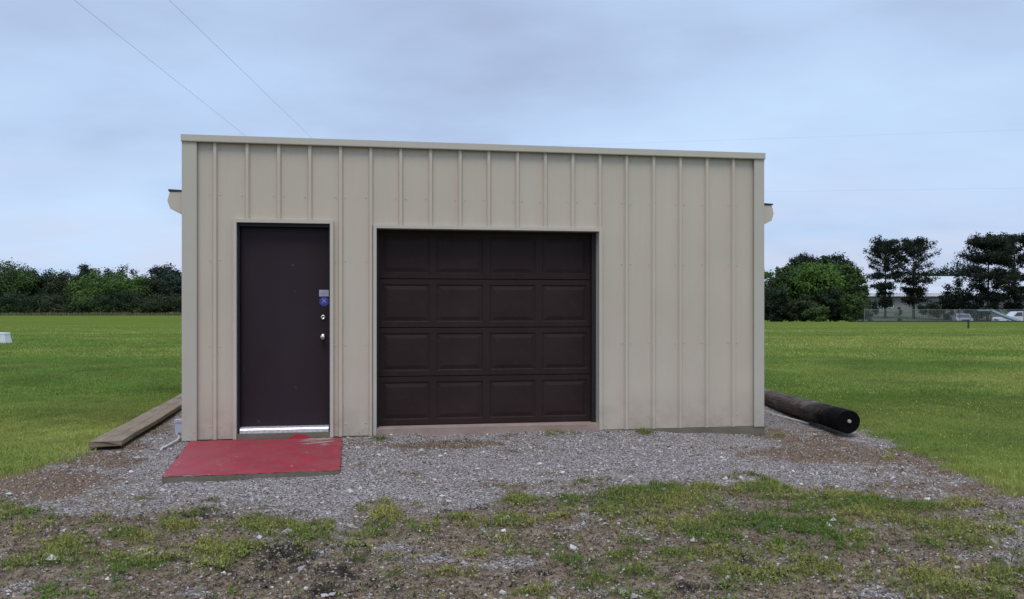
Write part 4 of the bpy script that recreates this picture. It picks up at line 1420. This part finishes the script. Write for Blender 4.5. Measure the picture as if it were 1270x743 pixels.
# one mass of woods closing the view far behind the garage
wp = []
for k in range(46):
    px = 225 + k * 16.2 + random.uniform(-6, 6)
    dpt = random.uniform(150, 200)
    if px > 900: dpt += 20
    H = random.uniform(7.5, 11.5); W = random.uniform(7, 12)
    V, F, C = crown_arrays(H, W, 0.3, 26, 1800, .45, PAL[random.choice(['dark', 'mid', 'olive', 'blue'])])
    V = V + np.array([(px - CX) / FPX * dpt, dpt, 0])
    wp.append((V, F, C))
for k in range(16):
    px = 1075 + k * 17
    V, F, C = crown_arrays(random.uniform(7.0, 8.8), 14, 0.3, 26, 1600, .6, PAL[random.choice(['dark', 'blue', 'pine'])])
    wp.append((V + np.array([(px - CX) / FPX * 225, 225, 0]), F, C))
for k in range(14):
    px = -40 - k * 26
    V, F, C = crown_arrays(random.uniform(8, 11), 12, 0.3, 26, 1600, .5, PAL[random.choice(['dark', 'mid', 'olive'])])
    wp.append((V + np.array([(px - CX) / FPX * 152, 152, 0]), F, C))
for k in range(17):
    px = -20 + k * 15.5
    V, F, C = crown_arrays(random.uniform(6.4, 8.2), 9, 0.2, 30, 2200, .45, PAL[random.choice(['dark', 'olive', 'blue', 'dark'])], dome=True)
    dd = random.uniform(158, 170)
    wp.append((V + np.array([(px - CX) / FPX * dd, dd, 0]), F, C))
for k in range(24):
    px = -30 + k * 12 + random.uniform(-4, 4)
    V, F, C = crown_arrays(random.uniform(1.6, 3.0), random.uniform(4, 6), 0.0, 12, 700, .30, PAL[random.choice(['dark', 'olive', 'dark', 'mid'])], dome=True)
    wp.append((V + np.array([(px - CX) / FPX * 139, 139, 0]), F, C))
for k in range(16):
    px = 936 + k * 8.6
    H = random.uniform(1.0, 2.2)
    V, F, C = crown_arrays(H, random.uniform(2.2, 3.2), 0.0, 12, 900, .18, PAL[random.choice(['dark', 'olive', 'dark', 'mid'])], dome=True)
    wp.append((V + np.array([(px - CX) / FPX * 82.5, 82.5, 0]), F, C))
for k in range(9):
    px = 944 + k * 14
    V, F, C = crown_arrays(random.uniform(4.0, 5.2), 4.5, 0.0, 22, 2200, .24, PAL[random.choice(['dark', 'dark', 'olive'])], dome=True)
    wp.append((V + np.array([(px - CX) / FPX * 89, 89, 0]), F, C))
v_, f_, c_ = merge(wp)
woods = np_mesh("woods", v_, f_, M_LEAF, col=c_)
tag(woods, "far-off dark mass of woods beyond the lawn and warehouse", "woods", kind="stuff")

# tall unmown stalks along the foot of the left wood
n = 5200
x = rng.uniform(-100, -52, n); y = rng.uniform(134, 137, n)
t = rng.uniform(0, 1, n)
col = mixcol((0.11, 0.12, 0.045), (0.24, 0.22, 0.13), t)
v_, f_, c_ = blades(x, y, np.zeros(n), rng.uniform(.2, .75, n) * (0.4 + fbm(x * .25, y * .3, 66)), rng.uniform(.05, .12, n), rng.uniform(.05, .35, n), col)
tg = np_mesh("tall_grass", v_, f_, M_GRASS, col=c_)
tag(tg, "pale uncut grass stalks along the foot of the left treeline", "tall grass", kind="stuff")

# ------------------------------------------------------------------ warehouse beyond the fence
def WX(px, depth): return (px - CX) / FPX * depth
WD = 168.0
M_WROOF = simple("white_metal_roof", (0.55, 0.55, 0.57), 0.45, 0, 0.05, 0.2, 0)
M_WWALL = simple("grey_warehouse_wall", (0.24, 0.225, 0.22), 0.7, 0, 0.08, 0.4, 0)
M_WBAND = simple("white_eave_band", (0.78, 0.78, 0.78), 0.6, 0, 0.04, 0.4, 0)
M_GLASS = Mat("dark_glass", 0.12, 0, 0.6).color((0.02, 0.023, 0.028)).m
ware = thing("warehouse", "long low white roofed metal warehouse behind the pines", "warehouse", (WX(1068, WD), WD, 0))
WL = WX(1420, WD) - WX(1068, WD)
ze, zr = CAMH + 15.5 / FPX * WD, CAMH + 37 / FPX * (WD + 17)
bm = bmesh.new(); box(bm, 0, WL, 0, 34, -0.2, ze)
wl_ = obj("wall", bm, M_WWALL, ware)
bm = bmesh.new(); extrude_profile(bm, [(-0.9, ze + 0.02), (17, zr), (34.9, ze + 0.02), (34.9, ze + 0.25), (17, zr + 0.25), (-0.9, ze + 0.25)], -0.6, WL + 0.6, 'x')
obj("roof", bm, M_WROOF, ware)
bm = bmesh.new(); box(bm, -0.2, WL + .2, -0.95, -0.62, ze - 0.35, ze + 0.02)
obj("eave_band", bm, M_WBAND, ware)
for k in range(9):
    x0 = 4 + k * 6.2
    bm = bmesh.new()
    if k % 3 == 1:
        box(bm, x0, x0 + 3.4, -0.07, 0.02, 0.45, 2.9)
        obj("loading_door", bm, simple("loading_door_paint", (0.20, 0.20, 0.21), 0.6), ware)
    else:
        box(bm, x0, x0 + 2.6, -0.06, 0.02, 1.3, 2.7)
        wdw = obj("window", bm, M_WBAND, ware)
        bm = bmesh.new(); box(bm, x0 + 0.1, x0 + 1.27, -0.085, -0.061, 1.4, 2.6); box(bm, x0 + 1.33, x0 + 2.5, -0.085, -0.061, 1.4, 2.6)
        obj("pane", bm, M_GLASS, wdw)

# ------------------------------------------------------------------ chain link fence
FD = 74.0
M_GALV = simple("galvanised_tube", (0.16, 0.165, 0.165), 0.5, 0.4, 0.1, 3, 0)
def chain_material():
    m = Mat("chain_link", 0.6, 0.3, 0.4)
    m.color((0.22, 0.23, 0.23))
    sep = m.n("ShaderNodeSeparateXYZ"); m.l(m.tc.outputs["Object"], sep.inputs[0])
    def band(expr):
        fr_ = m.math('FRACT', expr, 0)
        d = m.math('ABSOLUTE', m.math('SUBTRACT', fr_, 0.5), 0)
        return m.math('LESS_THAN', d, 0.055)
    p = m.math('MULTIPLY', m.math('ADD', sep.outputs[0], sep.outputs[2]), 13.0)
    q = m.math('MULTIPLY', m.math('SUBTRACT', sep.outputs[0], sep.outputs[2]), 13.0)
    f = m.math('MAXIMUM', band(p), band(q))
    tr = m.n("ShaderNodeBsdfTransparent"); mx = m.n("ShaderNodeMixShader")
    m.l(f, mx.inputs[0]); m.l(tr.outputs[0], mx.inputs[1]); m.l(m.b.outputs[0], mx.inputs[2])
    m.l(mx.outputs[0], m.t.nodes["Material Output"].inputs[0])
    return m.m
fx0 = WX(1072, FD)
fence = thing("chain_link_fence", "low grey chain link fence along the right side of the lawn", "fence", (fx0, FD, 0), -0.02)
FL, FH = 34.0, 1.15
nP = 12
pb = None
for k in range(nP + 1):
    if pb is None:
        bm = bmesh.new(); tube(bm, [(0, 0, -0.3), (0, 0, FH + 0.05)], 0.035, 8); tube(bm, [(0, 0, FH + 0.05), (0, 0, FH + 0.10)], [0.045, 0.01], 8)
        pb = obj("post", bm, M_GALV, fence); p_ = pb
    else:
        p_ = pb.copy(); COL.objects.link(p_); p_.parent = fence
    p_.location = (FL * k / nP, 0, 0)
bm = bmesh.new(); tube(bm, [(0, 0, FH), (FL, 0, FH)], 0.022, 8)
obj("top_rail", bm, M_GALV, fence)
bm = bmesh.new()
for q in (-0.040,):
    bm.faces.new([bm.verts.new(p) for p in ((0, q, 0.03), (FL, q, 0.03), (FL, q, FH - 0.01), (0, q, FH - 0.01))])
obj("wire_mesh", bm, chain_material(), fence)

# lone dark post in the lawn before the fence
pd = FPX * CAMH / (407.5 - HORIZON)
post = thing("marker_post", "short dark post standing alone in the lawn before the chain link fence", "post", (WX(1201, pd), pd, 0), 0.2)
bm = bmesh.new(); box(bm, -.04, .04, -.04, .04, -.3, .56)
obj("shaft", bm, simple("dark_post_paint", (0.03, 0.035, 0.032), 0.7), post, bevel=.006)
bm = bmesh.new()
r_ = [bm.verts.new(p) for p in ((-.055, -.055, .56), (.055, -.055, .56), (.055, .055, .56), (-.055, .055, .56))]; t_ = bm.verts.new((0, 0, .62))
for k in range(4): bm.faces.new((r_[k], r_[(k + 1) % 4], t_))
bm.faces.new(list(reversed(r_)))
obj("cap", bm, simple("post_cap_paint", (0.05, 0.055, 0.05), 0.6), post)

# ------------------------------------------------------------------ pale blue slide beyond the fence
SD = 84.0
sc = SD / FPX
M_PBLUE = simple("pale_blue_plastic", (0.36, 0.50, 0.58), 0.45, 0, .06, 2, 0)
M_DKFRAME = simple("dark_frame_paint", (0.02, 0.03, 0.035), 0.6)
slide = thing("playground_slide", "pale blue slide sloping down from a dark deck beyond the fence", "slide", (WX(1210, SD), SD, 0.0))
hz = CAMH - 4 * sc
dw, run = 17 * sc, 37 * sc
bm = bmesh.new(); box(bm, 0, dw, -.45, .45, hz - 0.16, hz - 0.02)
obj("deck", bm, M_DKFRAME, slide, bevel=.01)
bm = bmesh.new(); box(bm, -0.05, dw + .1, -.5, -.42, hz - .02, hz + .10)
obj("rail", bm, M_PBLUE, slide, bevel=.01)
for x_ in (0.08, dw - .08):
    for y_ in (-.38, .38):
        bm = bmesh.new(); tube(bm, [(x_, y_, -.6), (x_, y_, hz - .16)], .045, 8); obj("leg", bm, M_DKFRAME, slide)
bm = bmesh.new()
zl = -0.12
sec = []
for t in np.linspace(0, 1, 12):
    x_ = dw + .02 + run * t; z_ = hz - .02 + (zl - hz) * t + .06 * math.sin(math.pi * t) * -1
    sec.append([bm.verts.new(p) for p in ((x_, -.42, z_ + .16), (x_, -.38, z_ + .16), (x_, -.36, z_), (x_, .36, z_), (x_, .38, z_ + .16), (x_, .42, z_ + .16), (x_, .42, z_ - .05), (x_, -.42, z_ - .05))])
for a, b in zip(sec[:-1], sec[1:]):
    for k in range(8): bm.faces.new((a[k], a[(k + 1) % 8], b[(k + 1) % 8], b[k]))
bm.faces.new(sec[0]); bm.faces.new(list(reversed(sec[-1])))
obj("chute", bm, M_PBLUE, slide)
bm = bmesh.new()
for s_ in (-.3, .3): tube(bm, [(-.5, s_, -.1), (0.0, s_, hz)], .03, 6)
for k in range(4):
    f_ = (k + 1) / 5; tube(bm, [(-.5 + .5 * f_, -.3, -.1 + (hz + .1) * f_), (-.5 + .5 * f_, .3, -.1 + (hz + .1) * f_)], .022, 6)
obj("ladder", bm, M_DKFRAME, slide)

# ------------------------------------------------------------------ vehicles beyond the fence
M_TYRE = simple("tyre_rubber", (0.02, 0.02, 0.02), 0.85)
M_RIM = simple("alloy_rim", (0.5, 0.5, 0.52), 0.3, .8)
M_LAMP = simple("headlamp_lens", (0.7, 0.7, 0.68), 0.2)
M_TAIL = simple("tail_lamp_lens", (0.35, 0.02, 0.02), 0.3)


def vehicle(name, label, cat, loc, rotz, paint, L, W, roofline, cabin, wheel_x):
    """side outline roofline (x,z) swept across the width; cabin windows set into it. Front at -x."""
    t = thing(name, label, cat, loc, rotz)
    bm = bmesh.new()
    low, cab = roofline
    ys = [(-W / 2, 0.0), (-W / 2 + .10, 0.05), (W / 2 - .10, 0.05), (W / 2, 0.0)]
    extrude_profile(bm, low, -W / 2, W / 2)
    b_ = obj("body", bm, paint, t, bevel=.05)
    bm = bmesh.new()
    ins = 0.16
    zmin = min(p[1] for p in cab); zmax = max(p[1] for p in cab)
    r0 = [bm.verts.new((x, -W / 2 + .05 + ins * (z - zmin) / (zmax - zmin), z)) for x, z in cab]
    r1 = [bm.verts.new((x, W / 2 - .05 - ins * (z - zmin) / (zmax - zmin), z)) for x, z in cab]
    n = len(cab)
    for i in range(n): bm.faces.new((r0[i], r0[(i + 1) % n], r1[(i + 1) % n], r1[i]))
    bm.faces.new(list(reversed(r0))); bm.faces.new(r1)
    obj("cab", bm, paint, t, bevel=.04)

    def slab(pts, yoff, nm, mat, par=t):
        for sg in (-1, 1):
            bm = bmesh.new()
            def Yat(z): return sg * (W / 2 - .05 - ins * (z - zmin) / (zmax - zmin) + yoff)
            a = [bm.verts.new((x, Yat(z), z)) for x, z in pts]; b = [bm.verts.new((x, Yat(z) - sg * .03, z)) for x, z in pts]
            bm.faces.new(a); bm.faces.new(list(reversed(b)))
            for i in range(len(a)): bm.faces.new((a[i], a[(i + 1) % len(a)], b[(i + 1) % len(a)], b[i]))
            obj(nm, bm, mat, par)
    for pts in cabin['side']: slab(pts, .012, "side_window", M_GLASS)
    for nm, ((xa, za), (xb, zb_)) in (("windscreen", cabin['front']), ("rear_window", cabin['rear'])):
        bm = bmesh.new()
        off = -.012 if nm == "windscreen" else .012
        wa, wb = W / 2 - .18, W / 2 - .26
        A_ = [(xa + off, -wa, za), (xa + off, wa, za), (xb + off, wb, zb_), (xb + off, -wb, zb_)]
        a = [bm.verts.new(p) for p in A_]; b = [bm.verts.new((p[0] - off * 2.5, p[1], p[2])) for p in A_]
        bm.faces.new(a); bm.faces.new(list(reversed(b)))
        for i in range(4): bm.faces.new((a[i], a[(i + 1) % 4], b[(i + 1) % 4], b[i]))
        obj(nm, bm, M_GLASS, t)
    for x in wheel_x:
        for sg in (-1, 1):
            bm = bmesh.new()
            yc = sg * (W / 2 - .09)
            lathe_y(bm, [(.20, yc - .11), (.31, yc - .11), (.345, yc - .07), (.345, yc + .07), (.31, yc + .11), (.20, yc + .11)], x, .345, 18)
            wh = obj("wheel", bm, M_TYRE, t)
            bm = bmesh.new()
            lathe_y(bm, [(0, yc + sg * .09), (.08, yc + sg * .10), (.19, yc + sg * .085), (.205, yc + sg * .105)], x, .345, 18)
            obj("rim", bm, M_RIM, wh)
    xf_, xr_ = min(p[0] for p in low), max(p[0] for p in low)
    for sg in (-1, 1):
        bm = bmesh.new(); box(bm, xf_ - .015, xf_ + .08, sg * (W / 2 - .32) - .17, sg * (W / 2 - .32) + .17, .66, .82); obj("headlight", bm, M_LAMP, t, bevel=.02)
        bm = bmesh.new(); box(bm, xr_ - .08, xr_ + .015, sg * (W / 2 - .18) - .09, sg * (W / 2 - .18) + .09, .72, .98); obj("tail_light", bm, M_TAIL, t, bevel=.02)
    bm = bmesh.new(); box(bm, xf_ - .03, xf_ + .06, -W / 2 + .05, W / 2 - .05, .36, .56); box(bm, xf_ - .012, xf_ + .06, -.42, .42, .62, .78)
    obj("bumper", bm, M_DKFRAME, t, bevel=.02)
    return t


P_WHITE = simple("white_car_paint", (0.72, 0.72, 0.74), .25, 0, .03, 1, 0)
P_GREY = simple("grey_car_paint", (0.24, 0.235, 0.28), .3, .2, .03, 1, 0)
vd = 100.0
vehicle("pickup_truck", "white pickup truck parked beyond the fence at the right edge", "truck", (WX(1263, vd), vd, -0.86), -0.1, P_WHITE, 5.4, 1.9,
        ([(-2.6, .38), (-2.6, .80), (-2.5, 1.0), (-1.15, 1.1), (2.7, 1.1), (2.75, .95), (2.75, .42), (2.2, .34), (-2.2, .34)], [(-1.25, 1.06), (-.50, 1.72), (.85, 1.74), (1.05, 1.06)]),
        dict(side=[[(-.95, 1.14), (-.47, 1.62), (.08, 1.64), (.08, 1.14)], [(.18, 1.14), (.18, 1.64), (.74, 1.64), (.88, 1.14)]], front=((-1.12, 1.15), (-.56, 1.64)), rear=((1.02, 1.15), (.88, 1.64))), (-1.65, 1.75))
vehicle("parked_car", "grey car seen end-on beyond the fence, left of the blue slide", "car", (WX(1194, 98.0), 98.0, -0.83), math.radians(68), P_GREY, 4.4, 1.75,
        ([(-2.15, .34), (-2.18, .66), (-2.0, .84), (-.9, .94), (1.5, .96), (2.1, .93), (2.18, .7), (2.15, .36), (1.8, .28), (-1.8, .28)], [(-1.1, .91), (-.35, 1.40), (.75, 1.42), (1.65, .93)]),
        dict(side=[[(-.78, .97), (-.32, 1.31), (.15, 1.33), (.15, .97)], [(.24, .97), (.24, 1.33), (.70, 1.33), (1.25, .99)]], front=((-.99, .98), (-.42, 1.35)), rear=((1.52, 1.0), (.86, 1.36))), (-1.35, 1.35))

# ------------------------------------------------------------------ overhead wires and the poles that carry them
def wire(name, label, p0, p1, sag, group, r=0.009):
    p0, p1 = Vector(p0), Vector(p1)
    bm = bmesh.new()
    pts = []
    for i in range(49):
        t = i / 48
        p = p0.lerp(p1, t); p.z -= sag * 4 * t * (1 - t)
        pts.append(p - p0)
    tube(bm, pts, r, 6)
    o = obj(name, bm, M_WIRE)
    o.location = p0
    return tag(o, label, "wire", group)


def ray(px, py, depth): return Vector(((px - CX) / FPX * depth, depth, CAMH + (HORIZON - py) / FPX * depth))


def span(px0, py0, px1, py1, z, y0, y1):
    """a level wire at height z through two photo points, from depth y0 to y1."""
    d0, d1 = (z - CAMH) * FPX / (HORIZON - py0), (z - CAMH) * FPX / (HORIZON - py1)
    a, b = ray(px0, py0, d0), ray(px1, py1, d1)
    k = (b - a) / (b.y - a.y)
    return a + k * (y0 - a.y), a + k * (y1 - a.y)


GW_ = "overhead wires over the garage"
a, b = span(92, 0, 300, 165, 8.0, 2.0, 75)
wire("overhead_wire", "thin overhead wire crossing the sky further left, ending at the parapet's left quarter", a, b, 0.0, GW_, .0030)
a2, b2 = span(215, 5, 375, 160, 8.0, 2.0, 75)
wire("overhead_wire", "thin overhead wire right of the leftmost one in the upper left sky", a2, b2, 0.0, GW_, .0030)
pc = (b + b2) / 2
q0 = ray(600, 184, 60); q1 = ray(600, 243, 60)
wire("overhead_wire", "faint upper wire in the sky right of the garage, almost level", q0, ray(1420, 156, 60), 0.0, GW_, .0022)
wire("overhead_wire", "faint lower wire in the sky right of the garage, almost level", q1, ray(1420, 231, 60), 0.0, GW_, .0022)


def utility_pole(label, x, y, h, arm_z, w):
    t = thing("utility_pole", label, "utility pole", (x, y, 0), 0, "utility poles behind the garage")
    bm = bmesh.new(); tube(bm, [(0, 0, -.5), (0, 0, h)], [.16, .11], 10); obj("shaft", bm, M_POLEUP, t, smooth=True)
    bm = bmesh.new(); box(bm, -w, w, -.16, -.06, arm_z - .14, arm_z - .02); obj("crossarm", bm, M_POLEUP, t)
    return t


utility_pole("wooden utility pole with a wide crossarm, shorter of the two behind the garage", pc.x, pc.y + .12, 8.3, 8.0, abs(b2.x - b.x) / 2 + .15)
utility_pole("taller wooden utility pole standing behind the garage", q0.x, q0.y + .14, q0.z + .1, q1.z, .5)
